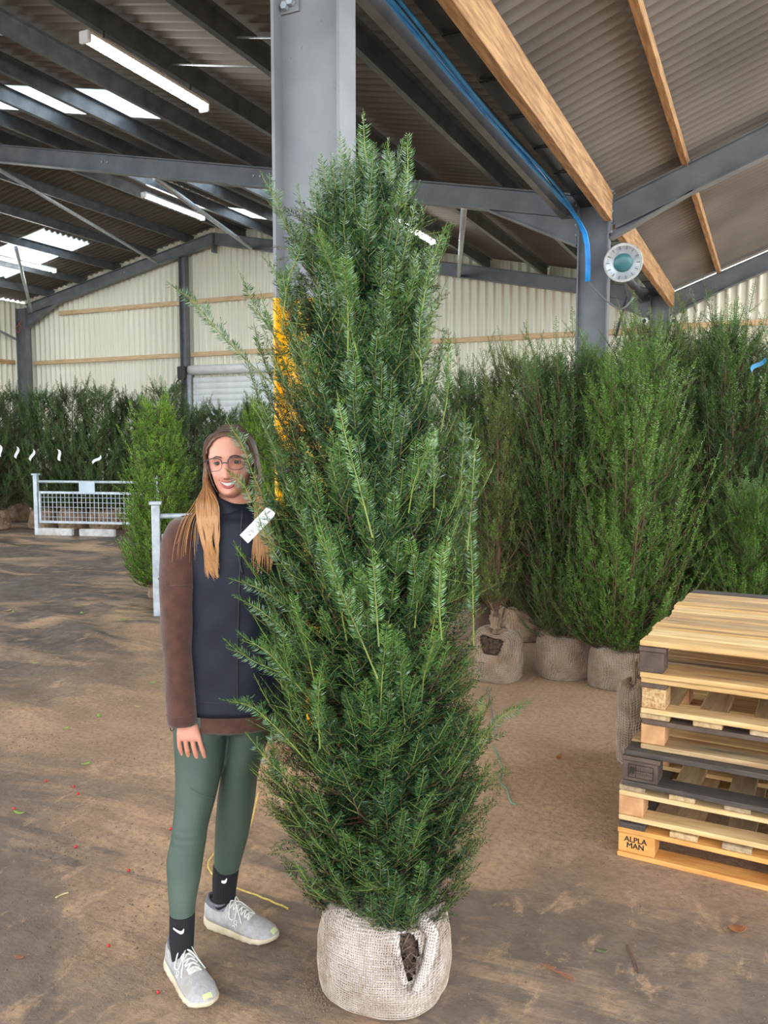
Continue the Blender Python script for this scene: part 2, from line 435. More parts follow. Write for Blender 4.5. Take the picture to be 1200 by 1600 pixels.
# middle valley column
def column(x, y, z1, label, caps=True):
    c = thing('steel_column', label, 'column', (x, y, 0), group='valley columns')
    m_ = MB(); col_sec(m_, x, y, .03, z1); m_.build('shaft', M['steel'], c)
    m_ = MB().box((x, y, .015), (.55, .36, .03), bev=.004); m_.build('base_plate', M['steel'], c)
    for sx in (-1, 1):
        e = MB().box((x + sx * .21, y, z1 - .32), (.016, .2, .62)).build('end_plate', M['steel'], c)
        bolts(e, [(x + sx * .215, y + j * .06, z1 - .08 - .13 * k) for j in (-1, 1) for k in range(5)], axis=(sx, 0, 0), r=.016, h=.03)
    return c
col2 = column(VX, Y2, 4.98, 'grey steel column carrying the blue cables and a round lamp')
col3 = column(VX - .02, Y3, 4.95, 'far grey steel column at the cream gable wall')
# corner column and gable post
c = thing('steel_column', 'steel column in the far left corner of the shed', 'column', (LX, Y3, 0))
m_ = MB(); col_sec(m_, LX, Y3, 0, zP(LX) - .05); m_.build('shaft', M['steel'], c)
m_ = MB().tube(spline([(LX + .1, Y3 - .12, 5.35), (LX + .02, Y3 - .16, 5.2), (LX - .12, Y3 - .16, 5.1), (LX, Y3 - .17, 4.95), (LX + .1, Y3 - .16, 5.1), (LX + .02, Y3 - .17, 5.25)], 24), .012, 5); m_.build('cable_coil', material('pink_cable', (196, 96, 92), rough=.5), c, True)
c = thing('gable_post', 'grey steel post in the gable wall beside the roller door', 'post', (-14.85, Y3 + .1, 0))
m_ = MB(); col_sec(m_, -14.85, Y3 + .1, 0, zP(-14.85) - .25, 0, .2, .2); m_.build('shaft', M['steel'], c)
c = thing('gable_post', 'grey steel post in the gable wall, hidden behind the yew', 'post', (-8.4, Y3 + .1, 0))
m_ = MB(); col_sec(m_, -8.4, Y3 + .1, 0, zP(-8.4) - .25, 0, .2, .2); m_.build('shaft', M['steel'], c)

# rafters
SEC = isec(.30, .165)
def rafter(y, label, lab2):
    h = .15
    for (xa, xb, lab) in ((RIDGE + .003, VX - .225, label), (RIDGE - .003, LX + .21, lab2)):
        c = thing('steel_rafter', lab, 'rafter', ((xa + xb) / 2, y, zP((xa + xb) / 2) - .3))
        extrude(SEC, (xa, y, zP(xa) - h), (xb, y, zP(xb) - h), (0, 1, 0)).build('beam', M['steel'], c)
        s = 1 if xb > xa else -1
        m_ = MB(); m_.box((xa + s * .012, y, zP(xa) - .27), (.02, .2, .5)); pl = m_.build('apex_plate', M['steel'], c)
        bolts(c, [(xa + s * 3.1 * k, y - .006, zP(xa + s * 3.1 * k) - .13) for k in (1, 2)] + [(xa + s * (3.1 * k + .12), y - .006, zP(xa + s * (3.1 * k + .12)) - .13) for k in (1, 2)], .018, .02)
        # haunch under the eaves end
        x0 = xb; x1 = xb - s * 1.25
        zb = lambda x: zP(x) - .30
        V = []
        for dy in (-.006, .006):
            V += [(x0, y + dy, zb(x0)), (x1, y + dy, zb(x1)), (x0, y + dy, zb(x0) - .36)]
        m_ = MB(); m_.add(V, [(0, 1, 2), (3, 5, 4), (0, 3, 4, 1), (1, 4, 5, 2), (2, 5, 3, 0)])
        m_.bar((x0, y, zb(x0) - .36), (x1, y, zb(x1) - .005), .165, .016); m_.build('haunch', M['steel'], c)
rafter(Y2, 'grey steel rafter running behind the yew to the cabled column', 'grey steel rafter on the far side of the ridge')
rafter(Y3, 'dark steel rafter along the gable wall, right of the apex', 'pale lit steel rafter along the gable wall, left of the apex')
rafter(Y1, 'steel rafter overhead on the near yellow column', 'steel rafter beyond the ridge, nearest bay')
def rafter_r(y, label):
    xa, xb = VX + .225, RX; zb = lambda x: zR(x) - .36
    c = thing('steel_rafter', label, 'rafter', ((xa + xb) / 2, y, zR((xa + xb) / 2) - .36))
    extrude(isec(.36, .17), (xa, y, zR(xa) - .18), (xb, y, zR(xb) - .18), (0, 1, 0)).build('beam', M['steel'], c)
    x1 = xa + 1.0; V = []
    for dy in (-.006, .006): V += [(xa, y + dy, zb(xa)), (x1, y + dy, zb(x1)), (xa, y + dy, zb(xa) - .1)]
    m_ = MB(); m_.add(V, [(0, 1, 2), (3, 5, 4), (0, 3, 4, 1), (1, 4, 5, 2), (2, 5, 3, 0)])
    m_.bar((xa, y, zb(xa) - .1), (x1, y, zb(x1) - .0), .17, .016); m_.build('haunch', M['steel'], c)
rafter_r(Y2, 'grey steel rafter rising right from the cabled column')
rafter_r(Y3, 'dark steel rafter along the right gable wall')

# purlins: Z sections above the rafters of the left shed
def zsec(h=.2, w=.065, t=.006):
    return [(-w, 0), (t / 2, 0), (t / 2, h - t), (w, h - t), (w, h), (-t / 2, h), (-t / 2, t), (-w, t)]
PXS = [-3.45, -4.75, -6.1, -7.5, -8.8, -10.1, -11.5, -12.9, -14.6, -15.9, -17.2, -18.5, -19.8]
PLAB = ['steel purlin next to the valley gutter', 'steel purlin between the near strip light and the valley', 'steel purlin that carries the near strip light', 'pale steel purlin left of the near strip light',
        'blue-lit steel purlin crossing the long skylight, nearer one', 'blue-lit steel purlin crossing the long skylight, farther one', 'steel purlin that carries the far strip light', 'steel purlin just right of the ridge',
        'steel purlin just left of the ridge', 'second steel purlin left of the ridge', 'steel purlin above the far left skylight', 'steel purlin below the far left skylight', 'lowest steel purlin over the left eaves']
for k, x in enumerate(PXS):
    s = 1 if x > RIDGE else -1
    sec = [(p * 1, q) for p, q in zsec()]
    o = extrude(sec, (x, Y0 + .1, zP(x) + .014), (x, Y3 + .25, zP(x) + .014), (1, 0, 0)).build('steel_purlin', M['purlin']); setp(o, PLAB[k], 'purlin', 'steel purlins')
# eaves beam, valley gutter and fascia timber over the valley
o = extrude([(-.04, 0), (.04, 0), (.04, .22), (-.04, .22)], (-2.62, Y0 + .1, 4.62), (-2.62, Y3 + .2, 4.62), (1, 0, 0)).build('eaves_beam', M['steel']); setp(o, 'dark grey eaves beam beside the blue cables', 'beam')
gs = [(-.17, .2), (-.165, .2), (-.15, .01), (.11, .01), (.13, .2), (.135, .2), (.115, 0), (-.155, 0)]
g = thing('valley_gutter', 'dark metal valley gutter between the two roofs', 'gutter', (-2.25, (Y0 + Y3) / 2, 4.72))
extrude(gs, (-2.24, Y0, 4.74), (-2.24, Y3 + .2, 4.74), (1, 0, 0)).build('channel', M['gutter'], g)
for k in range(16):
    y = 4.4 + k * .9
    MB().box((-2.25, y, 4.725), (.27, .03, .01)).box((-2.1, y, 4.76), (.012, .03, .07)).build('gutter_strap', M['dark'], g)
o = MB().bar((-2.0, Y0, 4.65), (-2.0, Y2 - .25, 4.65), .10, .36, bev=.006).build('timber_beam', M['timber']); setp(o, 'thick sawn timber beam beside the valley gutter, nearer length', 'beam')
o = MB().bar((-2.0, Y2 + .2, 4.65), (-2.0, Y3 - .1, 4.65), .10, .36, bev=.006).build('timber_beam', M['timber']); setp(o, 'sawn timber beam beyond the cabled column', 'beam')
for k, (x, la) in enumerate(((-1.106, 'narrow timber purlin under the right roof'), (.35, 'timber purlin under the right roof, out to the right'), (1.9, 'timber purlin far out under the right roof'))):
    o = MB().bar((x, Y0, zR(x) + .06), (x, Y3 + .3, zR(x) + .06), .075, .12, bev=.004).build('timber_purlin', M['timber']); setp(o, la, 'purlin', 'timber purlins')

# timber rails on the gable wall
def rail(xa, xb, z, label, h=.12):
    o = MB().box(((xa + xb) / 2, Y3 + .22, z), (xb - xa, .07, h), bev=.004).build('timber_rail', M['girt']); setp(o, label, 'rail', 'timber rails on the gable wall')
rail(-20.7, -14.97, 4.06, 'lower timber rail on the cream wall left of the gable post')
rail(-19.6, -14.97, 5.5, 'upper timber rail on the cream wall left of the gable post')
rail(-14.73, -8.52, 4.06, 'lower timber rail between gable post and yew')
rail(-14.73, -8.52, 5.5, 'upper timber rail between gable post and yew')
rail(-8.28, -2.4, 4.06, 'timber rail on the cream wall right of the tall yew')
rail(-1.9, 5.4, 4.1, 'timber rail on the right gable wall')
o = MB().box((LX - .17, 14.5, 4.06), (.07, 8.2, .12), bev=.004).build('timber_rail', M['timber']); setp(o, 'orange timber rail on the far left side wall', 'rail')
# roller door
d = thing('door_1', 'white roller shutter door in the gable wall', None, (-12.6, Y3 + .18, 0)); setp(d, kind='structure')
ns = 21; zt = 3.42; hs = zt / ns; sl = []
for j in np.linspace(0, 1, 6): sl.append((j * hs, -.022 * math.sin(PI * j)))
V = [(sx * 2.05, q, p) for sx in (-1, 1) for p, q in sl]; n6 = len(sl)
slat_me = mesh('slat', V, [(i, i + 1, n6 + i + 1, n6 + i) for i in range(n6 - 1)], M['door'], True)
for k in range(ns): put('slat', slat_me, d, (0, 0, k * hs))
MB().tube([(-14.72, Y3 + .12, 3.62), (-10.5, Y3 + .12, 3.62)], .13, 14).build('shutter_roll', M['white'], d, True)
for x in (-14.72, -10.48): MB().box((x, Y3 + .08, 1.75), (.08, .1, 3.5)).build('guide_rail', M['galv'], d)
MB().box((-14.85, Y3 - .06, 3.55), (.26, .12, .34), bev=.02).build('gear_box', M['dark'], d)
a_ = np.linspace(0, 2 * PI, 25)
m_ = MB().tube([(-14.83 + .17 * math.cos(t), Y3 - .14, 3.2 + .17 * math.sin(t)) for t in a_], .02, 6, False)
for k in range(3): m_.tube([(-14.83 - .17 * math.cos(k * PI / 3), Y3 - .14, 3.2 - .17 * math.sin(k * PI / 3)), (-14.83 + .17 * math.cos(k * PI / 3), Y3 - .14, 3.2 + .17 * math.sin(k * PI / 3))], .014, 5)
m_.build('chain_wheel', M['dark'], d, True)

# braces and tie rods
def rod(a, b, r, label, name='brace_tube', m='galv'):
    o = MB().tube([a, b], r, 8).build(name, M[m], smooth=True); setp(o, label, 'brace')
rod((-4.05, Y2 + .02, zP(-4.05) - .3), (-6.75, Y3 - .1, zP(-6.75) - .28), .045, 'grey brace tube from the rafter to the gable, right of the yew')
rod((-9.55, Y2 + .05, zP(-9.55) - .3), (-12.5, Y3 - .1, zP(-12.5) - .28), .05, 'grey brace tube under the ridge, beside the far strip light')
rod((-13.4, Y2 + .05, zP(-13.4) - .35), (-15.6, Y3 - .1, zP(-15.6) - .25), .04, 'thin brace tube left of the ridge')
rod((LX + 4.2, Y3 - 3.9, zP(LX + 4.2) - .3), (LX + .6, Y3 - .2, zP(LX + .6) - .32), .045, 'brace tube running down to the far left corner')
rod((LX - .05, Y3 - 4, 5.9), (LX - .03, Y3 - .25, 4.75), .04, 'brace tube against the far left side wall')
for k, (xa, xb, y) in enumerate(((-4.75, -6.1, 7.6), (-7.5, -8.8, 6.9), (-3.45, -4.75, 6.9), (-15.9, -17.2, 15.3))):
    rod((xa, y, zP(xa) + .1), (xb, y, zP(xb) + .1), .011, ['thin sag rod across the roof right of the near strip light', 'thin sag rod left of the near strip light', 'thin sag rod behind the big column', 'thin sag rod over the far left skylight'][k], 'sag_rod')

# strip lights
def strip(x, ya, yb, label, drop=.14):
    z = zP(x) - drop; c = thing('strip_light', label, 'light', (x, (ya + yb) / 2, z - .05), group='fluorescent strip lights')
    m_ = MB().box((x, (ya + yb) / 2, z + .035), (.13, yb - ya, .05), bev=.01); m_.build('housing', M['white'], c)
    n = 10; aa = np.linspace(0, PI, n); V = []
    for y in (ya + .02, yb - .02): V += [(x + .062 * math.cos(t), y, z + .012 - .06 * math.sin(t)) for t in aa]
    F = [(i, i + 1, n + i + 1, n + i) for i in range(n - 1)] + [tuple(range(n)), tuple(range(n, 2 * n))[::-1]]
    MB().add(V, F).build('diffuser', M['tube'], c)
    for y in (ya + .25, yb - .25): MB().tube([(x, y, z + .05), (x, y, zP(x) + .02)], .008, 5).build('hanger', M['dark'], c)
    for y in (ya, yb): MB().box((x, y, z), (.135, .05, .12), bev=.015).build('end_cap', M['white'], c)
strip(-6.1, 6.35, 8.2, 'bright fluorescent strip light nearest, top left')
strip(-11.85, 13.85, 15.8, 'bright fluorescent strip light farther back under the ridge')
strip(-17.75, 15.2, 17.1, 'fluorescent strip light over the far left hedge')
strip(-6.1, 13.5, 15.4, 'fluorescent strip light glimpsed through the yew top')
strip(-6.1, -.6, 1.25, 'fluorescent strip light behind the photographer')

# blue cables along the valley and down the column
cab = thing('cable_bundle', 'bundle of bright blue cables along the valley and down the column', 'cable', (-2.4, 8, 4.5))
for k, (dx, dz, ph) in enumerate(((0, 0, 0), (.035, .012, 1.3), (-.03, .02, 2.2), (.01, .045, 3.1))):
    P = [(-2.43 + dx, y, 4.60 + dz + .025 * math.sin(y * 1.3 + ph)) for y in np.linspace(-2, Y2 - 1.0, 22)]
    P += [(-2.40 + dx * .5, Y2 - .5, 4.55 + dz), (-2.30 + dx * .6, Y2 - .22, 4.35), (-2.27 + dx * .6, Y2 - .15, 4.05), (-2.27 + dx * .6, Y2 - .14, 3.75)]
    if k == 3: P = P[:22]
    MB().tube(spline(P, 90), .017 if k < 3 else .012, 6).build('cable', M['blue'] if k < 3 else M['dark'], cab, True)
o = MB().tube(spline([(-2.27, Y2 - .14, 3.76), (-2.15, Y2 - .16, 3.62), (-1.98, Y2 - .2, 3.45), (-1.80, Y2 - .25, 3.35), (-1.66, Y2 - .2, 3.5)], 24), .014, 6).build('lamp_cable', M['grey_cable'], smooth=True); setp(o, 'grey cable looping from the column to the round lamp', 'cable')
# round lamp on the column
lp = np.array([-1.80, Y2 - .25, 3.93]); nrm = -lp + CAM; nrm[2] -= .2; nrm /= np.linalg.norm(nrm)
L_ = thing('round_lamp', 'round lamp with pale ribbed ring and teal centre on the column', 'lamp', lp)
sx_ = np.cross((0, 0, 1), nrm); sx_ /= np.linalg.norm(sx_); sy_ = np.cross(nrm, sx_)
def disc(mb, prof, n=36, m=0):
    V = []; 
    for r, h in prof: V += [lp + r * (math.cos(t) * sx_ + math.sin(t) * sy_) + nrm * h for t in np.arange(n) * 2 * PI / n]
    mb.add(V, loftF(len(prof), n), m); return mb
disc(MB(), [(.16, -.12), (.23, -.06), (.235, .0), (.225, .012), (.21, .0), (.16, -.01), (.12, 0), (.12, -.01)]).build('reflector', material('pale_ring', (206, 206, 196), (186, 186, 176), rough=.4), L_, True)
disc(MB(), [(.118, -.01), (.115, .012), (.06, .018), (.001, .02)]).build('lens', material('teal_glass', (72, 124, 130), (58, 108, 116), rough=.3), L_, True)
m_ = MB()
for k in range(14):
    t = k * 2 * PI / 14; d_ = math.cos(t) * sx_ + math.sin(t) * sy_
    MB().tube([lp + d_ * .165 + nrm * .004, lp + d_ * .208 + nrm * .008], .005, 5).build('rib', M['grey_cable'], L_)
disc(MB(), [(.228, .0), (.236, .014), (.244, .0), (.236, -.03)], m=0).build('rim', M['galv'], L_, True)
MB().tube([lp - nrm * .1, lp + np.array([-.2, .1, .02])], .022, 6).build('arm', M['dark'], L_)
m_ = MB().tube([lp + sy_ * -.2 - nrm * .03, lp + np.array([.05, .05, -.42]), lp + np.array([-.12, .3, -.9])], .016, 6); m_.build('bracket', M['dark'], L_)
# small cameras by the far column
for px, lab in ((1008, 'small white security camera left of the far column'), (1054, 'small white security camera right of the far column')):
    q = atY(px, 503, Y3 - .3); c = thing('security_camera', lab, 'camera', q, group='security cameras')
    MB().tube([q + (0, .02, .03), q + (0, -.14, 0)], .07, 10).build('housing', M['white'], c, True)
    MB().tube([q + (0, -.14, 0), q + (0, -.15, 0)], .045, 10).build('lens', M['dark'], c, True)
    MB().box(q + np.array([0, .1, .03]), (.05, .34, .05)).build('mount', M['girt'], c)
# ================================================================ plants
def leaf_mat(name, dark, light, rough=.42, trans=.25, spec=.5):
    """needles: colour by the age of the shoot (attribute 'tint') plus a little random variation"""
    m = bpy.data.materials.new(name); m.use_nodes = True
    nt = m.node_tree; N = nt.nodes; L = nt.links; b = N['Principled BSDF']
    at = N.new('ShaderNodeAttribute'); at.attribute_name = 'tint'
    rp = N.new('ShaderNodeValToRGB'); rp.color_ramp.elements[0].color = (*lin(dark), 1); rp.color_ramp.elements[1].color = (*lin(light), 1)
    L.new(at.outputs['Fac'], rp.inputs[0]); L.new(rp.outputs[0], b.inputs['Base Color'])
    b.inputs['Roughness'].default_value = rough; b.inputs['Specular IOR Level'].default_value = spec
    t = N.new('ShaderNodeBsdfTranslucent'); L.new(rp.outputs[0], t.inputs[0])
    x = N.new('ShaderNodeMixShader'); x.inputs[0].default_value = trans
    L.new(b.outputs[0], x.inputs[1]); L.new(t.outputs[0], x.inputs[2]); L.new(x.outputs[0], N['Material Output'].inputs[0])
    return m
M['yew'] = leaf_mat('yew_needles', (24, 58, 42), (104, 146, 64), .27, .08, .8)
M['yew_twig'] = material('yew_young_twig', (132, 144, 66), (104, 114, 54), rough=.6)
M['twig2'] = material('hedge_yew_twig', (92, 100, 52), (70, 66, 42), rough=.7)
M['yew2'] = leaf_mat('hedge_yew_needles', (22, 58, 24), (106, 152, 54), .4, .12)
M['yew3'] = leaf_mat('far_yew_needles', (26, 56, 30), (88, 124, 58), .45, .12)
M['yew4'] = leaf_mat('olive_yew_needles', (36, 64, 24), (126, 150, 60), .45, .14)
M['thuja'] = leaf_mat('thuja_sprays', (70, 128, 34), (164, 206, 72), .5, .4)
M['bark'] = material('reddish_bark', (122, 86, 66), (90, 64, 52), rough=.85, scale=18, stretch=(3, 3, .6), bump=.5)
M['bark_grey'] = material('grey_brown_bark', (126, 106, 94), (92, 76, 66), rough=.9, scale=22, stretch=(3, 3, .6), bump=.5)

def unit(v): return v / np.maximum(np.linalg.norm(v, axis=-1, keepdims=True), 1e-9)
def foliage(sh, rng, nl=.024, nw=.0024, sp=.0045, lift=.9, jit=.35, stem=.0013, ring=.6, k=2):
    """sh = dict of arrays: p0 (S,3), d (S,3) unit, L (S), bend (S,3), up (S,3), tint (S).  Returns V, quads, material index, tint"""
    p0, d, L, bend, up, tint = (sh[k] for k in ('p0', 'd', 'L', 'bend', 'up', 'tint'))
    S_ = len(L); m = np.maximum(3, (L / sp).astype(int)); N = m.sum()
    ix = np.repeat(np.arange(S_), m); st = np.cumsum(m) - m
    t = ((np.arange(N) - st[ix]) + .6) / m[ix]
    def at(i, t): return p0[i] + (d[i] * t[:, None] + bend[i] * (t ** 2)[:, None]) * L[i][:, None]
    P = at(ix, t); T = unit(d[ix] + 2 * bend[ix] * t[:, None])
    side = unit(np.cross(T, up[ix])); nor = np.cross(side, T)
    Vs, As = [], []
    for sgn in (-1, 1):
        a = sgn * PI / 2 + rng.normal(0, jit, N) + (rng.uniform(-PI, PI, N) * (rng.random(N) < ring * .35))
        rad = np.cos(a)[:, None] * nor * .8 - np.sin(a)[:, None] * side
        tip = np.clip((1 - t) * 4, .35, 1)                   # short needles at the tip
        l = nl * tip * np.clip(t * 8 + .4, .4, 1) * rng.uniform(.8, 1.15, N)
        fwd = lift + .8 * np.clip(t - .85, 0, 1) * 6
        dr = unit(rad + T * (fwd * .75)[:, None] + nor * .12)
        wv = unit(np.cross(dr, nor + rng.normal(0, .25, (N, 3)))) * (nw / 2)
        tipd = unit(dr + T * .35)
        b0 = P + rng.normal(0, .0006, (N, 3))
        mid = b0 + dr * (l * .5)[:, None]; end = mid + tipd * (l * .5)[:, None]
        Vs.append(np.stack([b0, mid + wv, end, mid - wv], 1)); As.append(np.clip(tint[ix] + rng.normal(0, .09, N) + .12 * (t - .5), 0, 1))
    V = np.concatenate(Vs).reshape(-1, 3); A = np.repeat(np.concatenate(As), 4)
    F = np.arange(len(V)).reshape(-1, 4)
    # stems: 3-sided, 4 rings
    i3 = np.repeat(np.arange(S_), k); tt = np.tile(np.linspace(0, .97, k), S_)
    C = at(i3, tt); T = unit(d[i3] + 2 * bend[i3] * tt[:, None]); s1 = unit(np.cross(T, up[i3])); s2 = np.cross(s1, T)
    r = stem * (1.15 - .75 * tt) * (.7 + 3 * np.minimum(L[i3], .25))
    ring_ = np.stack([C + (math.cos(q) * s1 + math.sin(q) * s2) * r[:, None] for q in (0, 2.09, 4.19)], 1).reshape(-1, 3)
    b = len(V) + (np.arange(S_)[:, None, None, None] * k + np.arange(k - 1)[None, :, None, None]) * 3
    j = np.arange(3)[None, None, :, None]; jn = (j + 1) % 3
    F2 = np.concatenate([b + j, b + jn, b + 3 + jn, b + 3 + j], -1).reshape(-1, 4)
    V = np.concatenate([V, ring_]); A = np.concatenate([A, np.repeat(tint, k * 3)])
    midx = np.r_[np.zeros(len(F), int), np.ones(len(F2), int)]
    return V, np.concatenate([F, F2]), midx, A

class Tree:
    """grows ascending branches inside an envelope; collects leafy shoots and woody tubes"""
    def __init__(s, seed): s.r = np.random.default_rng(seed); s.rows = []; s.wood = MB()
    def shoot(s, p0, d, L, bend=(0, 0, 0), up=(0, 0, 1), tint=.3):
        s.rows.append((np.asarray(p0, float), np.asarray(d, float) / np.linalg.norm(d), L, np.asarray(bend, float), np.asarray(up, float), tint))
    def branch(s, P, nsub, Ls, r0=.004, tint=.3, spread=.7, tstart=.3, term=True, upbias=.25, plane=None, woody=True):
        """woody polyline P (k,3) with side shoots"""
        rg = s.r; P = np.asarray(P); T, N, B = frames(P)
        d = np.r_[0, np.cumsum(np.linalg.norm(np.diff(P, axis=0), axis=1))]; L = d[-1]
        if woody: s.wood.add(*tubevf(P, np.linspace(r0, r0 * .35, len(P)), 4, False))
        out = unit(P[-1] - P[0])
        lat = np.cross(out, (0, 0, 1)) if plane is None else np.asarray(plane); lat = lat / max(np.linalg.norm(lat), 1e-6)
        for q, t in enumerate(np.linspace(tstart, .97, nsub)):
            t = min(.98, t + rg.uniform(-.03, .03)); x = np.array([np.interp(t * L, d, P[:, a]) for a in range(3)])
            tg = unit(np.array([np.interp(t * L, d, T[:, a]) for a in range(3)]))
            sg = 1 if q % 2 else -1
            dr = tg + sg * spread * lat + np.array([0, 0, upbias]) + rg.normal(0, .22, 3)
            s.shoot(x, dr, Ls * rg.uniform(.6, 1.2) * (1.15 - .5 * t), rg.normal(0, .06, 3) + (0, 0, .12), up=np.array([out[0], out[1], .25]) * -.4 + (0, 0, 1), tint=np.clip(tint + .35 * (t - .6) + rg.normal(0, .08), 0, 1))
        if term: s.shoot(P[-1] - T[-1] * .01, T[-1], Ls * 1.15, rg.normal(0, .05, 3) + (0, 0, .1), up=(-out[0], -out[1], .6), tint=min(1, tint + .25))
    def grow(s, H, z0, Rfun, ctr, nb, nsub, Ls, elev=(.8, 1.6), reach=(.72, 1.0), tint=.3, r0=.004, wild=0., spread=.7, power=1.0, up=.25):
        rg = s.r
        zs = z0 + (H - z0) * rg.random(nb * 3); w = np.array([max(.02, Rfun(z, 0.)) for z in zs]) ** power
        zs = rg.choice(zs, nb, p=w / w.sum())
        for z in zs:
            az = rg.uniform(0, 2 * PI); R = Rfun(z, az); q = rg.uniform(*reach)
            if rg.random() < .28: q *= rg.uniform(.35, .8)
            c = ctr(z); tip = c + np.array([math.cos(az) * R * q, math.sin(az) * R * q, z])
            if rg.random() < wild: tip = tip + np.array([math.cos(az) * .08, math.sin(az) * .08, .24]) * rg.uniform(.2, 1) ** 1.5
            k = rg.uniform(*elev); drop = R * q * k + .04; zs_ = max(z0 * .75 + .01, z - drop)
            c0 = ctr(zs_); a0 = az + rg.normal(0, .25); st = c0 + np.array([math.cos(a0) * R * .12, math.sin(a0) * R * .12, zs_])
            mid = st * .45 + tip * .55 + np.array([math.cos(az), math.sin(az), 0]) * R * .12 - (0, 0, .02)
            s.branch(spline([st, mid, tip], 7), nsub, Ls, r0 * (.7 + .8 * R), np.clip(tint + rg.normal(0, .12), 0, 1), spread, upbias=up)
    def arrays(s):
        z = list(zip(*s.rows)); return dict(p0=np.array(z[0]), d=np.array(z[1]), L=np.array(z[2], float), bend=np.array(z[3]), up=np.array(z[4]), tint=np.array(z[5], float))

# --- hessian wrapped root balls
def hessian_mat(name, c1, c2, sc=1.0):
    m = bpy.data.materials.new(name); m.use_nodes = True
    nt = m.node_tree; N = nt.nodes; L = nt.links; b = N['Principled BSDF']; b.inputs['Roughness'].default_value = .92; b.inputs['Specular IOR Level'].default_value = .2
    tc = N.new('ShaderNodeTexCoord'); hs = []
    for dr in ('X', 'Z'):
        w = N.new('ShaderNodeTexWave'); w.bands_direction = dr; w.inputs['Scale'].default_value = 46 * sc; w.inputs['Distortion'].default_value = 3.5; w.inputs['Detail'].default_value = 2; w.inputs['Detail Scale'].default_value = 1.2
        L.new(tc.outputs['Object'], w.inputs['Vector']); hs.append(w.outputs['Fac'])
    ad = N.new('ShaderNodeMath'); ad.operation = 'MAXIMUM'; L.new(hs[0], ad.inputs[0]); L.new(hs[1], ad.inputs[1])
    nz = N.new('ShaderNodeTexNoise'); nz.inputs['Scale'].default_value = 9; nz.inputs['Detail'].default_value = 7; L.new(tc.outputs['Object'], nz.inputs['Vector'])
    mu = N.new('ShaderNodeMath'); mu.operation = 'MULTIPLY_ADD'; mu.inputs[1].default_value = .35; L.new(ad.outputs[0], mu.inputs[0]); L.new(nz.outputs['Fac'], mu.inputs[2])
    rp = N.new('ShaderNodeValToRGB'); rp.color_ramp.elements[0].position = .5; rp.color_ramp.elements[1].position = .88
    rp.color_ramp.elements[0].color = (*lin(c1), 1); rp.color_ramp.elements[1].color = (*lin(c2), 1)
    L.new(mu.outputs[0], rp.inputs[0]); L.new(rp.outputs[0], b.inputs['Base Color'])
    bp = N.new('ShaderNodeBump'); bp.inputs['Strength'].default_value = .9; bp.inputs['Distance'].default_value = .004; L.new(ad.outputs[0], bp.inputs['Height']); L.new(bp.outputs[0], b.inputs['Normal'])
    return m
M['hess'] = hessian_mat('hessian_cloth', (96, 74, 58), (172, 144, 118))
M['hess_pale'] = hessian_mat('pale_hessian_cloth', (128, 108, 94), (206, 194, 186))
M['thread'] = material('hessian_thread', (196, 180, 164), (158, 136, 112), rough=.9, scale=12)
M['soil'] = material('root_soil', (92, 70, 54), (62, 47, 38), rough=.95, scale=24, bump=.8)
def ball_surface(rx, ry, H, seed, n=48, rows=22, square=2.3, lump=.022):
    rg = np.random.default_rng(seed); ph = rg.uniform(0, 7, 8)
    kv = [0, .03, .1, .3, .55, .75, .88, .95, 1]
    def f(a, v):                         # a azimuth, v 0 bottom centre .. 1 top centre
        rr = np.interp(v, kv, [0.02, .9, .99, 1.03, 1.0, .93, .76, .5, .1])
        zz = np.interp(v, kv, [0, 0, .05, .27, .6, .84, .95, .985, 1])
        k = 1 + lump * (math.sin(2 * a + ph[0]) + .7 * math.sin(3 * a + 4 * v + ph[1]) + .5 * math.sin(5 * a - 6 * v + ph[2]) + .25 * math.sin(13 * a + 9 * v + ph[4]))
        sq = (abs(math.cos(a)) ** square + abs(math.sin(a)) ** square) ** (-1 / square)
        return np.array([rx * rr * k * sq * math.cos(a), ry * rr * k * sq * math.sin(a), H * zz * (1 + .05 * math.sin(3 * a + ph[3]) * v)])
    return f
def inhole(da, v, h, k=1.0):
    t = (v - h[1]) / h[3]; return abs(t) < k and abs(da) < k * h[2] * (.32 + .62 * (t + 1) / 2) * (1 - max(0, t) ** 3 * .6) + .02 * math.sin(23 * v)
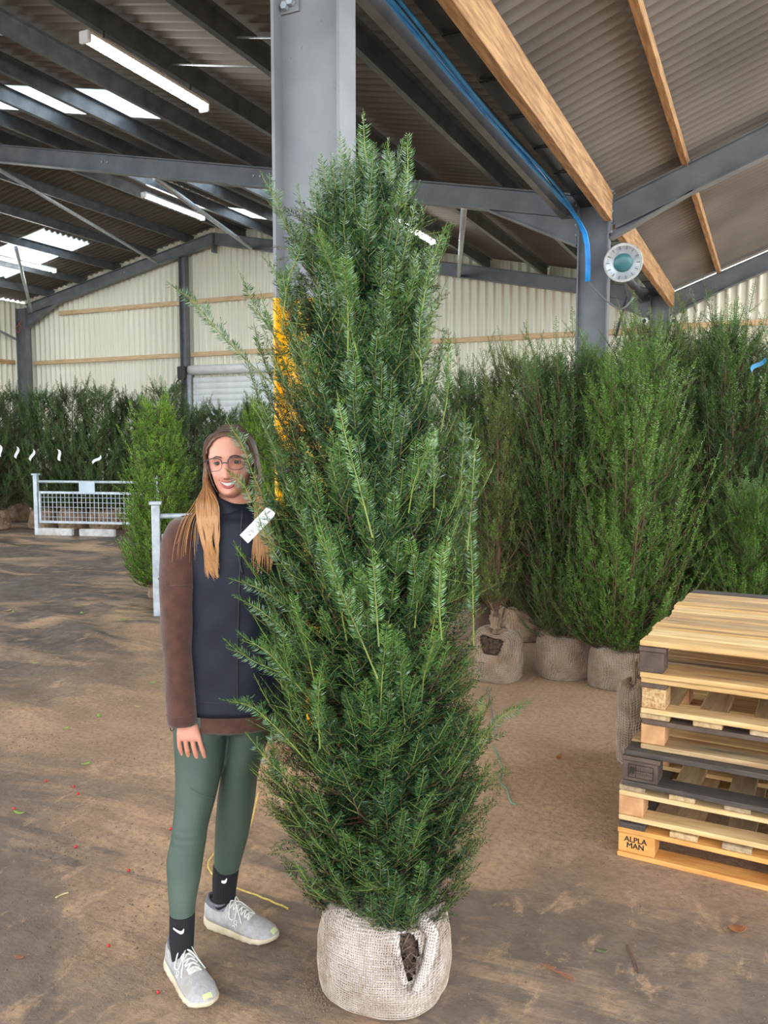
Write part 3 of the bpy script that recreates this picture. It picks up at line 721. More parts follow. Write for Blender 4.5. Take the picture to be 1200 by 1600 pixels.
def root_ball(parent, rx, ry, H, seed, mat='hess', hole=None, threads=0, trad=.0011, sq=2.3, lump=.022):
    f = ball_surface(rx, ry, H, seed, square=sq, lump=lump); n, rows = (128, 72) if hole else (56, 30)
    vs = np.r_[0.0, np.linspace(.03, .985, rows)]
    V = np.array([f(2 * PI * j / n, v) for v in vs for j in range(n)])
    F = []
    for i in range(len(vs) - 1):
        for j in range(n):
            a = 2 * PI * (j + .5) / n; v = (vs[i] + vs[i + 1]) / 2
            if hole:
                da = (a - hole[0] + PI) % (2 * PI) - PI
                if inhole(da, v, hole): continue
            k = (j + 1) % n; F.append((i * n + j, i * n + k, (i + 1) * n + k, (i + 1) * n + j))
    b = put('root_ball_wrap', mesh('root_ball_wrap', V, F, M[mat], True), parent)
    so = b.modifiers.new('thickness', 'SOLIDIFY'); so.thickness = .004; so.offset = -1
    if hole:
        Vi = V * np.array([.93, .93, .95]) + (0, 0, .006); rg = np.random.default_rng(seed); Vi = Vi + rg.normal(0, .004, Vi.shape)
        put('soil', mesh('soil', Vi, loftF(len(vs), n), M['soil'], True), parent)
    # gathered knot at the top
    mb = MB(); rg = np.random.default_rng(seed + 5)
    for k in range(9):
        a = k * 2 * PI / 9 + rg.uniform(-.2, .2); L = rg.uniform(.05, .1) * H / .3
        c = np.array([math.cos(a), math.sin(a), 0])
        P = spline([c * rx * .42 + (0, 0, H * .965), c * rx * .16 + (0, 0, H * 1.0), c * rx * .1 + (0, 0, H * 1.0 + L * .5), c * rx * (.14 + .12 * rg.random()) + (0, 0, H * 1.0 + L)], 8)
        mb.add(*tubevf(P, np.linspace(.022, .010, 8) * rx / .19, 6))
    put('knot', mesh('knot', mb.verts(), mb.F, M[mat], True), b)
    if threads:
        mb = MB()
        for k in range(threads):
            a0 = k * 2 * PI / threads; P = []
            for v in np.linspace(.03, .95, 26):
                a = a0 + .35 * math.sin(v * 2.6 + .6 * math.sin(a0 * 2)) + .02 * rg.normal()
                if hole:
                    da = (a - hole[0] + PI) % (2 * PI) - PI; q = 0
                    if inhole(da, v, hole, 1.06): P.append(None); continue
                p = f(a, v); nrm = np.array([p[0], p[1], (v - .5) * .3]); P.append(p + unit(nrm) * .0022)
            run = []
            for p in P + [None]:
                if p is None:
                    if len(run) > 2: mb.add(*tubevf(np.array(run), trad, 3, False))
                    run = []
                else: run.append(p)
        for k in range(34):
            v = .05 + .88 * k / 34
            P = []
            for j in range(61):
                a = 2 * PI * j / 60; vv = v + .03 * math.sin(2 * a + k * .1)
                if hole:
                    da = (a - hole[0] + PI) % (2 * PI) - PI
                    if inhole(da, vv, hole, 1.06): P.append(None); continue
                p = f(a, vv); P.append(p + unit(np.array([p[0], p[1], (v - .5) * .3])) * .0024)
            run = []
            for p in P + [None]:
                if p is None:
                    if len(run) > 2: mb.add(*tubevf(np.array(run), trad * .9, 3, False))
                    run = []
                else: run.append(p)
        o = put('woven_threads', mesh('woven_threads', mb.verts(), mb.F, M['thread']), b); o['kind'] = 'stuff'
    return b

# ---------------------------------------------------------------- the tall yew in front
AX = 2.42                                             # distance of its axis along the horizontal view direction
YB = FH * AX                                          # foot of the axis (straight ahead)
RTv = RT; 
U = lambda x, y: (PF(x, y, AX) @ RT, PF(x, y, AX)[2])
prof = [(272, 545, 630), (288, 500, 642), (310, 450, 652), (350, 440, 668), (400, 440, 680), (450, 418, 682), (500, 405, 686), (550, 412, 690), (600, 405, 690), (650, 400, 698), (700, 398, 732), (750, 400, 742), (800, 412, 745),
        (850, 418, 745), (900, 412, 742), (950, 412, 740), (1000, 408, 738), (1050, 406, 738), (1100, 410, 742), (1150, 414, 758), (1200, 416, 764), (1250, 420, 764), (1300, 432, 752), (1350, 438, 740), (1385, 462, 724), (1408, 492, 706)]
pz = np.array([U(600, y)[1] for y, a, b in prof])[::-1]
pl = np.array([U(a, y)[0] for y, a, b in prof])[::-1]; pr = np.array([U(b, y)[0] for y, a, b in prof])[::-1]
czs = [U(600, 1400)[1], U(600, 900)[1], U(590, 500)[1], U(575, 240)[1]]; cxs = [U(600, 1400)[0], U(580, 900)[0], U(568, 500)[0], U(580, 240)[0]]
def y_ctr(z): return RT * np.interp(z, czs, cxs)
def y_R(z, az):
    c = math.cos(az - YAW); s = math.sin(az - YAW); x0 = np.interp(z, czs, cxs)
    rx = max(.02, np.interp(z, pz, pr) - x0) if c > 0 else max(.02, x0 - np.interp(z, pz, pl))
    rd = .8 * (np.interp(z, pz, pr) - np.interp(z, pz, pl)) / 2
    return 1 / math.sqrt((c / rx) ** 2 + (s / rd) ** 2)
yew = thing('yew_tree', 'tall dark green yew with pale hessian root ball in the foreground, beside the woman', 'tree', YB)
T_ = Tree(11)
zc = pz[0] + .5 * (pz[-1] - pz[0])
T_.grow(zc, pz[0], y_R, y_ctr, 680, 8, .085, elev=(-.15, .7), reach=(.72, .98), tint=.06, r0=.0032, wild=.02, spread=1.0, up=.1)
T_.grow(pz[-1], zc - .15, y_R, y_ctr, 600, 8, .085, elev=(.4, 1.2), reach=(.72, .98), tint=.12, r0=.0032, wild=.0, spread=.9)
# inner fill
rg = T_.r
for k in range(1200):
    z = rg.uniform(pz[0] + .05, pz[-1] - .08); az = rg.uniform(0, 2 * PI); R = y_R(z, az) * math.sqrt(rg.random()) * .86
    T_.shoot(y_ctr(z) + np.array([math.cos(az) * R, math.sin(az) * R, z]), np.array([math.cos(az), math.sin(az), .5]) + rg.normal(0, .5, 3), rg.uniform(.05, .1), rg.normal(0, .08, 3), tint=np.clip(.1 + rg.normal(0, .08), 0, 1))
loc = lambda x, y, F: PF(x, y, F) - YB
twigs = MB()
def sprig(pts, F, nsub=8, Ls=.05, tint=.45, F1=None, tstart=.25, r0=.003):
    Fs = np.linspace(F, F if F1 is None else F1, len(pts))
    P = spline([loc(x, y, f) for (x, y), f in zip(pts, Fs)], 12)
    T_.branch(P, nsub, Ls, .0014, tint, .55, tstart, plane=RT * .8 + UP * .3, woody=False); twigs.add(*tubevf(P, np.linspace(.0024, .0012, len(P)), 5, False))
    # needles on the main axis itself
    for a, b in zip(P[3:-1:2], P[5::2]):
        T_.shoot(a, b - a, np.linalg.norm(b - a) * 1.05, up=-FH + RT * .1, tint=tint - .12)
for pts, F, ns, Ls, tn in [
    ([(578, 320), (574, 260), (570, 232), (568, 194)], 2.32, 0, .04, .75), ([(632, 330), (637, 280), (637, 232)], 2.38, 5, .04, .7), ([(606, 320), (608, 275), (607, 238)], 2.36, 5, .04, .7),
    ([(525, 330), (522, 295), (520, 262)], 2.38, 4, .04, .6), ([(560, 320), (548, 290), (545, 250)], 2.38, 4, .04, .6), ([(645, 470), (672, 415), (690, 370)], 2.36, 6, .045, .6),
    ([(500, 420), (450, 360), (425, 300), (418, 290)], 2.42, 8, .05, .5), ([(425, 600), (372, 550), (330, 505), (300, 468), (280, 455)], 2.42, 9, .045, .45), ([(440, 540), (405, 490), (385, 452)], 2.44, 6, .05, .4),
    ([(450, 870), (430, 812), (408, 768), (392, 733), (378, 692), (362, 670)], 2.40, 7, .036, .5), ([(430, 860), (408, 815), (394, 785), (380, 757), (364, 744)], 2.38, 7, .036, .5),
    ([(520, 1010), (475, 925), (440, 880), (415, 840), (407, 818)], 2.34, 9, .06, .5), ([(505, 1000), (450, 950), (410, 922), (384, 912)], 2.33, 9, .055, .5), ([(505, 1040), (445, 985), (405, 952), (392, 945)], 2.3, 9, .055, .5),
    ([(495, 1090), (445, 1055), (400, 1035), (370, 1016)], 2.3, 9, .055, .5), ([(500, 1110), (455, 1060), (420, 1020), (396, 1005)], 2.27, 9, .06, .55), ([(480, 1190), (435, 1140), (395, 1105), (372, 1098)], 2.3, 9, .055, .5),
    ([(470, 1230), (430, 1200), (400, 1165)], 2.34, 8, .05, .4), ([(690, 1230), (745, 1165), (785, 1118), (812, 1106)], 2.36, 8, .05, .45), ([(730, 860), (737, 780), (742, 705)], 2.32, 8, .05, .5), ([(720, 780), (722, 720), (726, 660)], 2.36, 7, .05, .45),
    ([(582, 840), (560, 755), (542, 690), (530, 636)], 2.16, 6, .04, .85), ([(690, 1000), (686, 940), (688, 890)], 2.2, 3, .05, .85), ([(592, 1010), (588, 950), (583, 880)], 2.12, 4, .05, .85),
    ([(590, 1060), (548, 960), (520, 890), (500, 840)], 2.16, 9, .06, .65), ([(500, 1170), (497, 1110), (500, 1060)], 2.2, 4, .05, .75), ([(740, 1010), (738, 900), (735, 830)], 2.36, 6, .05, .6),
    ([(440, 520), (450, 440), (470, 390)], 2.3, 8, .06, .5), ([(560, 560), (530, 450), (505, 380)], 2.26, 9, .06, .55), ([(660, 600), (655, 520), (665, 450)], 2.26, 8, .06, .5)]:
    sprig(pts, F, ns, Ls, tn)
# more long ascending shoots over the surface
for k in range(36):
    z = rg.uniform(pz[0] + .25, pz[-1] - .3); az = rg.uniform(0, 2 * PI); R = y_R(z, az)
    a = y_ctr(z) + np.array([math.cos(az) * R * .82, math.sin(az) * R * .82, z]); b = a + np.array([math.cos(az) * .05, math.sin(az) * .05, rg.uniform(.14, .26)]) + rg.normal(0, .03, 3)
    P = spline([a, (a + b) / 2 + rg.normal(0, .01, 3), b], 7); T_.branch(P, 6, .055, .0024, .5, .7, woody=False); twigs.add(*tubevf(P, np.linspace(.0022, .001, 7), 5, False))
    T_.shoot(P[2], P[6] - P[2], np.linalg.norm(P[6] - P[2]), up=(-math.cos(az), -math.sin(az), .3), tint=.4)
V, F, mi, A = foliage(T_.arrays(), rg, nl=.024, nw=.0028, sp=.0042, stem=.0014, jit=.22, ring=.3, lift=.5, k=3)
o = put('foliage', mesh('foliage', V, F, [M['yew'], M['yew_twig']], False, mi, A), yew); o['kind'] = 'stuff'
o = twigs.local('green_twigs', M['yew_twig'], yew); o['kind'] = 'stuff'
# trunk, leaders and bare twigs at the base
ball_h = .285
for pts, r in (([(600, 1425), (598, 1300), (592, 1100), (582, 900), (600, 700), (592, 560), (578, 420), (574, 300)], .022), ([(598, 1380), (560, 1200), (545, 1000), (520, 800), (500, 600)], .011), ([(604, 1370), (650, 1150), (668, 950), (660, 760), (640, 560)], .012), ([(602, 1390), (625, 1220), (640, 1020), (630, 840)], .01)):
    P = spline([loc(x, y, AX + .02 * k) for k, (x, y) in enumerate(pts)], 26); P[:, 2] = np.maximum(P[:, 2], .2)
    mb = MB(); mb.add(*tubevf(P, np.linspace(r, r * .3, 26), 8)); mb.local('trunk' if r > .02 else 'leader', M['bark'], yew, True)
b = MB(); b.V = T_.wood.V; b.F = T_.wood.F; b.M = T_.wood.M; b.n = T_.wood.n
o = b.local('branches', M['bark'], yew); o['kind'] = 'stuff'
mb = MB()
for k in range(75):
    az = rg.uniform(0, 2 * PI); z = rg.uniform(ball_h + .01, ball_h + .12); q = np.array([math.cos(az), math.sin(az), 0])
    P = spline([q * .015 + (0, 0, z), q * rg.uniform(.05, .09) + (0, 0, z + rg.uniform(-.02, .05)) + rg.normal(0, .015, 3), q * rg.uniform(.11, .2) + (0, 0, z + rg.uniform(-.04, .1)) + rg.normal(0, .02, 3)], 9)
    P[:, 2] = np.maximum(P[:, 2], ball_h + .004)
    mb.add(*tubevf(P, np.linspace(.0035, .0012, 9), 4, False))
o = mb.local('bare_twigs', M['bark_grey'], yew); o['kind'] = 'stuff'
ang = math.atan2(-FH[1], -FH[0])                       # azimuth facing the camera
root_ball(yew, .195, .175, ball_h, 21, 'hess_pale', hole=(ang + .33, .62, .30, .2), threads=110)
# twisted hessian strap from the knot down over the right side, and loose roots in the hole
nf = -FH
st = [np.array([0, 0, ball_h]) + nf * .03, nf * .09 + RT * .055 + (0, 0, ball_h + .004), nf * .13 + RT * .135 + (0, 0, .245), nf * .165 + RT * .13 + (0, 0, .19), nf * .195 + RT * .09 + (0, 0, .1)]
mb = MB(); mb.add(*tubevf(spline(st, 20), np.linspace(.028, .014, 20), 7)); mb.local('hessian_strap', M['hess_pale'], yew, True)
st = [np.array([0, 0, ball_h]) + nf * .03, nf * .10 + RT * .03 + (0, 0, ball_h - .01), nf * .165 + RT * .032 + (0, 0, .21), nf * .19 + RT * .06 + (0, 0, .12)]
mb = MB(); mb.add(*tubevf(spline(st, 20), np.linspace(.022, .010, 20), 7)); mb.local('hessian_strap', M['hess_pale'], yew, True)
mb = MB()
for k in range(26):
    c0 = nf * .165 + RT * rg.uniform(.03, .1) + np.array([0, 0, rg.uniform(.12, .22)])
    mb.add(*tubevf(spline([c0, c0 + nf * .012 + rg.normal(0, .014, 3), c0 + rg.normal(0, .025, 3)], 6), .0012, 3, False))
o = mb.local('fine_roots', M['bark_grey'], yew); o['kind'] = 'stuff'
# paper label hanging on a shoot
lab = thing('paper_label', 'white handwritten paper label hanging on the yew by the woman', 'label', PF(404, 818, 2.36))
c0 = PF(404, 819, 2.36); la = unit(PF(428, 795, 2.34) - PF(382, 843, 2.37)); lb = unit(np.cross(la, FW)); ln = np.cross(la, lb); ln = ln if ln @ FW < 0 else -ln
hl = np.linalg.norm(PF(424, 796, 2.34) - PF(383, 844, 2.37)) / 2; hw = .0165
n = 12; V = []
for i in range(n):
    s_ = -1 + 2 * i / (n - 1); bend_ = ln * (.006 * s_ * s_)
    for w_ in (-1, 1): V.append(c0 + la * hl * s_ + lb * hw * w_ * (1 if s_ < .85 else .8) + bend_)
F = [(2 * i, 2 * i + 1, 2 * i + 3, 2 * i + 2) for i in range(n - 1)]
pp = mk('paper_strip', V, F, material('white_paper', (248, 248, 246), (240, 240, 238), rough=.6), lab)
pp.modifiers.new('thickness', 'SOLIDIFY').thickness = .0006
mb = MB()
def stroke(pts): mb.tube([c0 + la * (hl * x) + lb * (hw * y) + ln * (.0016 + .006 * x * x) for x, y in spline([(a, b, 0) for a, b in pts], 14)[:, :2]], .0006, 4)
for pts in ([(-.72, .35), (-.62, .5), (-.55, .2), (-.7, 0), (-.6, -.3), (-.75, -.4)], [(-.5, .4), (-.45, -.4), (-.38, .1), (-.5, .1)], [(-.1, .3), (-.12, -.3), (.02, -.35)], [(.4, .4), (.48, .1), (.4, -.1), (.5, -.4)], [(.58, .4), (.56, -.4)], [(.58, .35), (.68, .3)], [(.57, 0), (.66, 0)], [(.56, -.4), (.68, -.38)], [(.84, .1), (.87, .05), (.85, 0)]): stroke(pts)
mb.build('handwriting', material('pencil_marks', (60, 66, 90), rough=.8), lab)
MB().tube(spline([c0 + la * hl * .95, c0 + la * hl * 1.1 + ln * .004, PF(436, 806, 2.36)], 8), .0008, 4).build('tie', M['white'], lab)
# ---------------------------------------------------------------- other wrapped trees
def shape(t): return float(np.interp(t, [0, .08, .3, .6, .85, 1], [.55, .85, 1, .95, .72, .35]))
def make_tree(name, label, cat, group, seed, H, R, mats, bh, br, nb, nsub, Ls, elev, tint, nl, nw, sp, wild=.3, hole=None, spread=.6, fill=650, lean=(0, 0), trunk='bark', sides=1.0, jit=.4, up=.25, z0=None, lift=.7, threads=0):
    c = thing(name, label, cat, (0, 0, 0), group=group); t = Tree(seed); z0 = z0 if z0 is not None else bh + .0
    ph = t.r.uniform(0, 7, 3)
    Rf = lambda z, az: R * shape((z - z0) / (H - z0)) * (1 + .12 * math.sin(2 * az + ph[0] + z * 2) + .1 * math.sin(3 * az + ph[1] - 3 * z))
    ct = lambda z: np.array([lean[0] * z / H, lean[1] * z / H, 0.0])
    t.grow(H, z0, Rf, ct, nb, nsub, Ls, elev, (.6, 1.0), tint, .004, wild, spread, 1.0, up)
    for k in range(fill):
        z = t.r.uniform(z0, H - .12); az = t.r.uniform(0, 2 * PI); r = Rf(z, az) * math.sqrt(t.r.random()) * .8
        t.shoot(ct(z) + np.array([math.cos(az) * r, math.sin(az) * r, z]), np.array([math.cos(az), math.sin(az), 1.2]) + t.r.normal(0, .4, 3), t.r.uniform(.6, 1.2) * Ls, t.r.normal(0, .08, 3), tint=np.clip(tint - .05 + t.r.normal(0, .1), 0, 1))
    V, F, mi, A = foliage(t.arrays(), t.r, nl=nl, nw=nw, sp=sp, stem=nw * .5, jit=jit, lift=lift)
    o = put('foliage', mesh('foliage', V, F, [mats, M['twig2']], False, mi, A), c); o['kind'] = 'stuff'
    mb = MB(); mb.add(*tubevf(spline([ct(0) + (0, 0, bh * .9), ct(H * .5) + (.01, .02, H * .5), ct(H) + (0, 0, H * .92)], 14), np.linspace(.022, .006, 14), 7)); mb.local('trunk', M[trunk], c, True)
    o = t.wood.local('branches', M[trunk], c); o['kind'] = 'stuff'
    root_ball(c, br, br * .95, bh, seed, 'hess', hole, threads, .0014, 2.1, .04)
    return c
GY2 = 'wrapped yews standing behind the pallets'
def at_g(o, p, rz=0): o.location = (p[0], p[1], 0); o.rotation_euler = (0, 0, rz); return o
def dist(p): return float(p @ FH)
base = dict(elev=(.35, 1.7), sp=.0105, nl=.027, nw=.0048, spread=.85, lift=.5)
tA = make_tree('yew_tree', 'green yew whose brown root ball sits second from the left behind the pallets', 'tree', GY2, 31, 2.25, .5, M['yew2'], .33, .19, 430, 7, .16, threads=64, tint=.16, wild=.5, **base)
p = gnd(890, 1066); at_g(tA, p + FH * .18)
tB = make_tree('yew_tree', 'bright green feathery yew right beside the pallet stack', 'tree', GY2, 32, 2.3, .5, M['yew2'], .3, .17, 420, 7, .17, threads=64, tint=.54, wild=.35, lean=(.1, .0), **base)
p = gnd(962, 1082); at_g(tB, p + FH * .16 + RT * .04)
tC = make_tree('yew_tree', 'sparse yew with brown stems and a torn root ball, just right of the tall yew', 'tree', GY2, 33, 2.0, .27, M['yew4'], .34, .195, 110, 5, .13, tint=.3, wild=.3, fill=60, hole=(-1.45, .72, .7, .16), threads=64, z0=.62, **base)
p = gnd(778, 1068); at_g(tC, p + FH * .17)
tD = make_tree('yew_tree', 'olive green tall yew behind the bright feathery one', 'tree', GY2, 34, 2.65, .55, M['yew4'], .33, .19, 380, 7, .16, tint=.26, wild=.4, **base)
at_g(tD, PF(1015, 900, 6.9) * (1, 1, 0))
def clone(o, x, F, rz, sc, label, group=GY2):
    q = PF(x, 800, F); return copy_tree(o, (q[0], q[1], 0), rz, label, group, scale=(sc[0], sc[0], sc[1]))
clone(tA, 1135, 6.5, 2.0, (1.1, 1.13), 'tallest green yew at the right edge of the picture')
clone(tB, 1175, 5.45, 1.2, (.75, .6), 'short bright green yew behind the top of the pallet stack')
clone(tB, 1245, 5.6, 2.4, (.75, .58), 'short yew at the right edge, behind the pallets')
clone(tA, 735, 7.0, 4.1, (1.0, .98), 'dark yew glimpsed right of the tall yew at mid height')
clone(tD, 820, 6.9, 1.0, (1.0, .90), 'dark yew behind the second root ball')
clone(tA, 925, 7.0, 5.2, (1.05, 1.02), 'dark yew behind the gap between the root balls')
clone(tD, 1090, 7.9, 3.0, (1.1, 1.02), 'olive yew in the back row, right')
clone(tA, 1215, 7.6, .7, (1.15, 1.1), 'dark yew in the back row at the right edge')
# far left hedge plants
GF = 'wrapped hedge yews along the far wall'
far = dict(elev=(.4, 1.5), sp=.02, nl=.05, nw=.010, spread=.9, lift=.5)
fA = make_tree('hedge_yew', 'dark green hedge yew at the far left edge', 'shrub', GF, 41, 2.7, .62, M['yew3'], .42, .3, 200, 6, .22, tint=.35, wild=.25, fill=300, **far)
fB = make_tree('hedge_yew', 'green hedge yew above the stillage post', 'shrub', GF, 42, 2.75, .64, M['yew3'], .42, .3, 200, 6, .22, tint=.5, wild=.3, fill=300, **far)
fl_ = [(-12, 15.6, fA, None), (22, 17.2, fA, 'second dark hedge yew from the left edge'), (70, 15.9, fB, None), (118, 15.8, fA, 'hedge yew behind the left part of the wire stillage'), (164, 15.7, fB, 'hedge yew behind the sign plate of the stillage'), (212, 15.9, fA, 'hedge yew behind the bright thuja, left side'),
       (262, 15.7, fB, 'hedge yew between the bright thuja and the woman'), (308, 15.8, fA, 'hedge yew just left of the woman\'s head'), (352, 16.4, fB, 'hedge yew behind the woman\'s head'), (400, 17, fA, 'hedge yew right of the woman\'s head, in front of the roller door')]
for k, (x, F, src, lab_) in enumerate(fl_):
    q = PF(x, 800, F); sc = .95 + .04 * math.sin(k * 2.3)
    if lab_ is None: at_g(src, q, k * 1.1).scale = (1, 1, .95)
    else: copy_tree(src, (q[0], q[1], 0), k * 1.3, lab_, GF, scale=(1, 1, sc if x < 300 else sc * .9))
# bright thujas
th = make_tree('thuja', 'bright green thuja standing beside the white stillage post', 'tree', 'thujas', 51, 2.05, .45, M['thuja'], .15, .12, 330, 8, .10, elev=(.1, 1.1), tint=.45, nl=.026, nw=.009, sp=.011, wild=.15, fill=700, spread=1.0, jit=.9, up=.05)
at_g(th, PF(250, 880, 8.75))
clone(th, 405, 9.2, 2.0, (.8, .98), 'yellow-green thuja seen between the woman and the tall yew', 'thujas')

# ---------------------------------------------------------------- wire stillages
def stillage(loc, rz, L, label, sign):
    c = thing('wire_stillage', label, 'stillage', loc, rz, 'galvanised wire stillages')
    def part(name, fn, sm=False): m = MB(); fn(m); return m.local(name, M['galv'], c, sm)
    for x in (0, L):
        q = part('post', lambda m: m.box((x, 0, .53), (.075, .075, 1.06), bev=.006))
        MB().box((x, 0, 1.075), (.11, .11, .03), bev=.004).local('post_cap', M['galv'], q)
    part('top_rail', lambda m: m.tube([(0, 0, .95), (L, 0, .95)], .024, 8), True)
    fr = part('mesh_frame', lambda m: m.bar((.05, 0, .76), (L - .04, 0, .76), .035, .04).bar((.05, 0, .24), (L - .04, 0, .24), .035, .04).bar((.07, 0, .24), (.07, 0, .76), .035, .035, (0, 1, 0)).bar((L - .06, 0, .24), (L - .06, 0, .76), .035, .035, (0, 1, 0)))
    wv = mesh('wire', *tubevf([(0, 0, .25), (0, 0, .75)], .006, 5), M['galv']); wh = mesh('wire', *tubevf([(.07, 0, 0), (L - .06, 0, 0)], .006, 5), M['galv'])
    n = int(L / .085)
    for k in range(1, n): put('wire', wv, fr, (.07 + (L - .13) * k / n, 0, 0))
    for k in range(1, 6): put('wire', wh, fr, (0, .008, .24 + .52 * k / 6))
    if sign: MB().box((1.0, -.03, .86), (.3, .012, .2), bev=.003).local('sign_plate', material('blank_plate', (196, 210, 216), (180, 196, 204), rough=.4), c)
    for x in (.36, 1.16): MB().box((x, .0, .065), (.66, .09, .13), bev=.012).local('foot_block', material('pale_block', (206, 204, 198), (176, 172, 164), rough=.8, scale=9), c)
    return c
a = gnd(59, 836); b = gnd(225, 840)
stillage((a[0], a[1], 0), math.atan2(b[1] - a[1], b[0] - a[0]), 2.3, 'galvanised wire stillage with sign plate standing far left', True)
a = gnd(247, 962)
stillage((a[0], a[1], 0), YAW + .18, 1.9, 'galvanised stillage whose white post shows just left of the woman', False)
# paper tags on the far hedge, blue ribbons on the right yews
def tagobj(x, y, F, ang, label, m='white', L=.2, w=.05, name='paper_tag', cat='tag', group='white tags on the far hedge'):
    c0 = PF(x, y, F); V = []
    for i in range(7):
        s_ = -1 + i / 3; bend_ = .35 * s_ * s_
        for w_ in (-1, 1): V.append(c0 + (RT * math.cos(ang + bend_) + UP * math.sin(ang + bend_)) * L / 2 * s_ + (-RT * math.sin(ang) + UP * math.cos(ang)) * w / 2 * w_ - FH * .03 * s_ * s_)
    o = mk(name, V, [(2 * i, 2 * i + 1, 2 * i + 3, 2 * i + 2) for i in range(6)], M[m]); o.modifiers.new('thickness', 'SOLIDIFY').thickness = .002; setp(o, label, cat, group)
for x, y, F, ang, la in ((1, 704, 14.7, 1.2, 'white tag on the hedge at the left edge of the picture'), (27, 707, 14.9, 1.0, 'white curled tag above the small root balls, far left'), (51, 711, 14.9, .8, 'white tag just above the stillage post'), (93, 711, 14.9, 1.3, 'white tag on the hedge above the stillage rail'), (152, 718, 14.9, .3, 'white tag on the hedge above the sign plate')):
    tagobj(x, y, F, ang, la)
M['ribbon'] = material('blue_ribbon', (38, 128, 170), (28, 108, 150), rough=.5)
tagobj(1034, 587, 6.1, .5, 'blue ribbon tied in the olive yew', 'ribbon', .07, .02, 'blue_ribbon', 'ribbon', 'blue ribbons')
tagobj(1182, 571, 5.85, .3, 'blue ribbon on the tallest yew at the right', 'ribbon', .13, .03, 'blue_ribbon', 'ribbon', 'blue ribbons')

# ---------------------------------------------------------------- pallets
def wood(name, a, b, c3=None): return material(name, a, b, rough=.78, scale=3.2, stretch=(1.2, 14, 14), bump=.25, bscale=9, c3=c3, c3scale=1.1, c3lo=.6, c3hi=.72)
def wood_y(name, a, b, c3=None): return material(name, a, b, rough=.78, scale=3.2, stretch=(14, 1.2, 14), bump=.25, bscale=9, c3=c3, c3scale=1.1, c3lo=.6, c3hi=.72)
WA = [wood('pine_board_%d' % k, *v) for k, v in enumerate((((222, 184, 126), (196, 152, 94), (150, 116, 80)), ((232, 200, 146), (206, 168, 112), None), ((212, 176, 124), (170, 130, 86), (120, 100, 80)), ((196, 166, 122), (158, 124, 86), (108, 92, 78)))) ]
WY = [wood_y('pine_cross_%d' % k, *v) for k, v in enumerate((((206, 180, 140), (170, 142, 106), None), ((188, 164, 128), (150, 126, 98), (110, 98, 86)), ((214, 186, 140), (180, 144, 100), None)))]
WD = [material('dark_stained_block', (104, 84, 72), (76, 62, 54), rough=.8, scale=14, bump=.3), material('chip_block', (222, 188, 138), (180, 132, 80), rough=.85, scale=90, bump=.5), material('end_grain_block', (214, 164, 116), (184, 130, 84), rough=.75, scale=14, bump=.2), material('red_brown_block', (170, 104, 66), (140, 82, 52), rough=.75, scale=10), material('dark_board', (88, 78, 70), (66, 58, 54), rough=.85, scale=12, stretch=(1, 8, 8), bump=.3), material('orange_pine', (232, 172, 96), (206, 142, 72), rough=.7, scale=3, stretch=(1.5, 10, 10), bump=.2)]
GP = 'wooden pallets in one stack'
def pallet(z, dx, dy, rz, kind, label, blk, bot, front_board, bw=.09, W_=1.25, D=1.3, seed=0):
    """origin at the front left bottom corner; x runs right along the front, y runs back"""
    rg = random.Random(seed)
    c = thing('wooden_pallet', label, 'pallet', (PX + dx, PY + dy, z), PROT + rz, GP)
    H = .1435
    def brd(name, cx, cy, cz, sx, sy, sz, m, tl=0.0): return MB().box((cx + rg.uniform(-.004, .004), cy, cz), (sx, sy, sz), np.array([[1, 0, 0], [0, math.cos(tl), -math.sin(tl)], [0, math.sin(tl), math.cos(tl)]]), bev=.003).local(name, m, c)
    hb = .082 if kind == 'x' else .08
    for y in (.05, D / 2, D - .05): brd('bottom_board', W_ / 2, y, .010, W_, .1, .02, bot if y < .1 else rg.choice(WA))
    for i, x in enumerate((bw / 2, W_ / 2, W_ - bw / 2)):
        for j, y in enumerate((.055, D / 2, D - .055)):
            brd('block', x, y + (0 if j else .004), .0205 + hb / 2, bw, .105, hb - .001, blk[min(i, len(blk) - 1)] if j == 0 else rg.choice([WD[0], WD[2]]))
    z1 = .02 + hb
    if kind == 'x':
        for x in (bw / 2, W_ / 2, W_ - bw / 2): brd('cross_board', x, D / 2, z1 + .01, bw + .01, D, .018, rg.choice(WY) if x > .1 else WD[0])
        n = 10; w_ = (D - .02 * (n - 1)) / n
        for k in range(n): brd('deck_board', W_ / 2 + rg.uniform(-.012, .012), w_ / 2 + k * (w_ + .02), z1 + .0305 + rg.uniform(-.0005, .003), W_, w_, .021, front_board if k == 0 and front_board else (WD[4] if k == n - 1 and z > .6 else WA[(k * 3 + seed) % 4]), rg.uniform(-.045, .012) if z > .6 else 0)
    else:
        for y in (.05, D / 2, D - .05): brd('cross_board', W_ / 2, y, z1 + .01, W_, .1, .019, front_board if y < .1 else rg.choice(WA))
        n = 7; w_ = .1; gp = (W_ - n * w_) / (n - 1)
        for k in range(n): brd('deck_board', w_ / 2 + k * (w_ + gp), D / 2, z1 + .0305, w_ * rg.uniform(.9, 1.15), D - rg.uniform(0, .02), .021, rg.choice(WY + [WD[4]]) if k != 1 else WY[2])
    return c
q = gnd(965, 1337); PX, PY, PROT = q[0], q[1], -.075
hp = .1475
p6 = pallet(0, 0, 0, 0, 'y', 'bottom pallet of the stack, orange block lettered ALPLA MAN', [WD[5], WD[5], WD[5]], WD[5], WD[5], .14, seed=1)
p5 = pallet(hp, -.005, .01, .01, 'y', 'second pallet from the floor, pink pine with round knot block', [WD[2], WD[3], WD[2]], WA[1], WA[1], .095, seed=2)
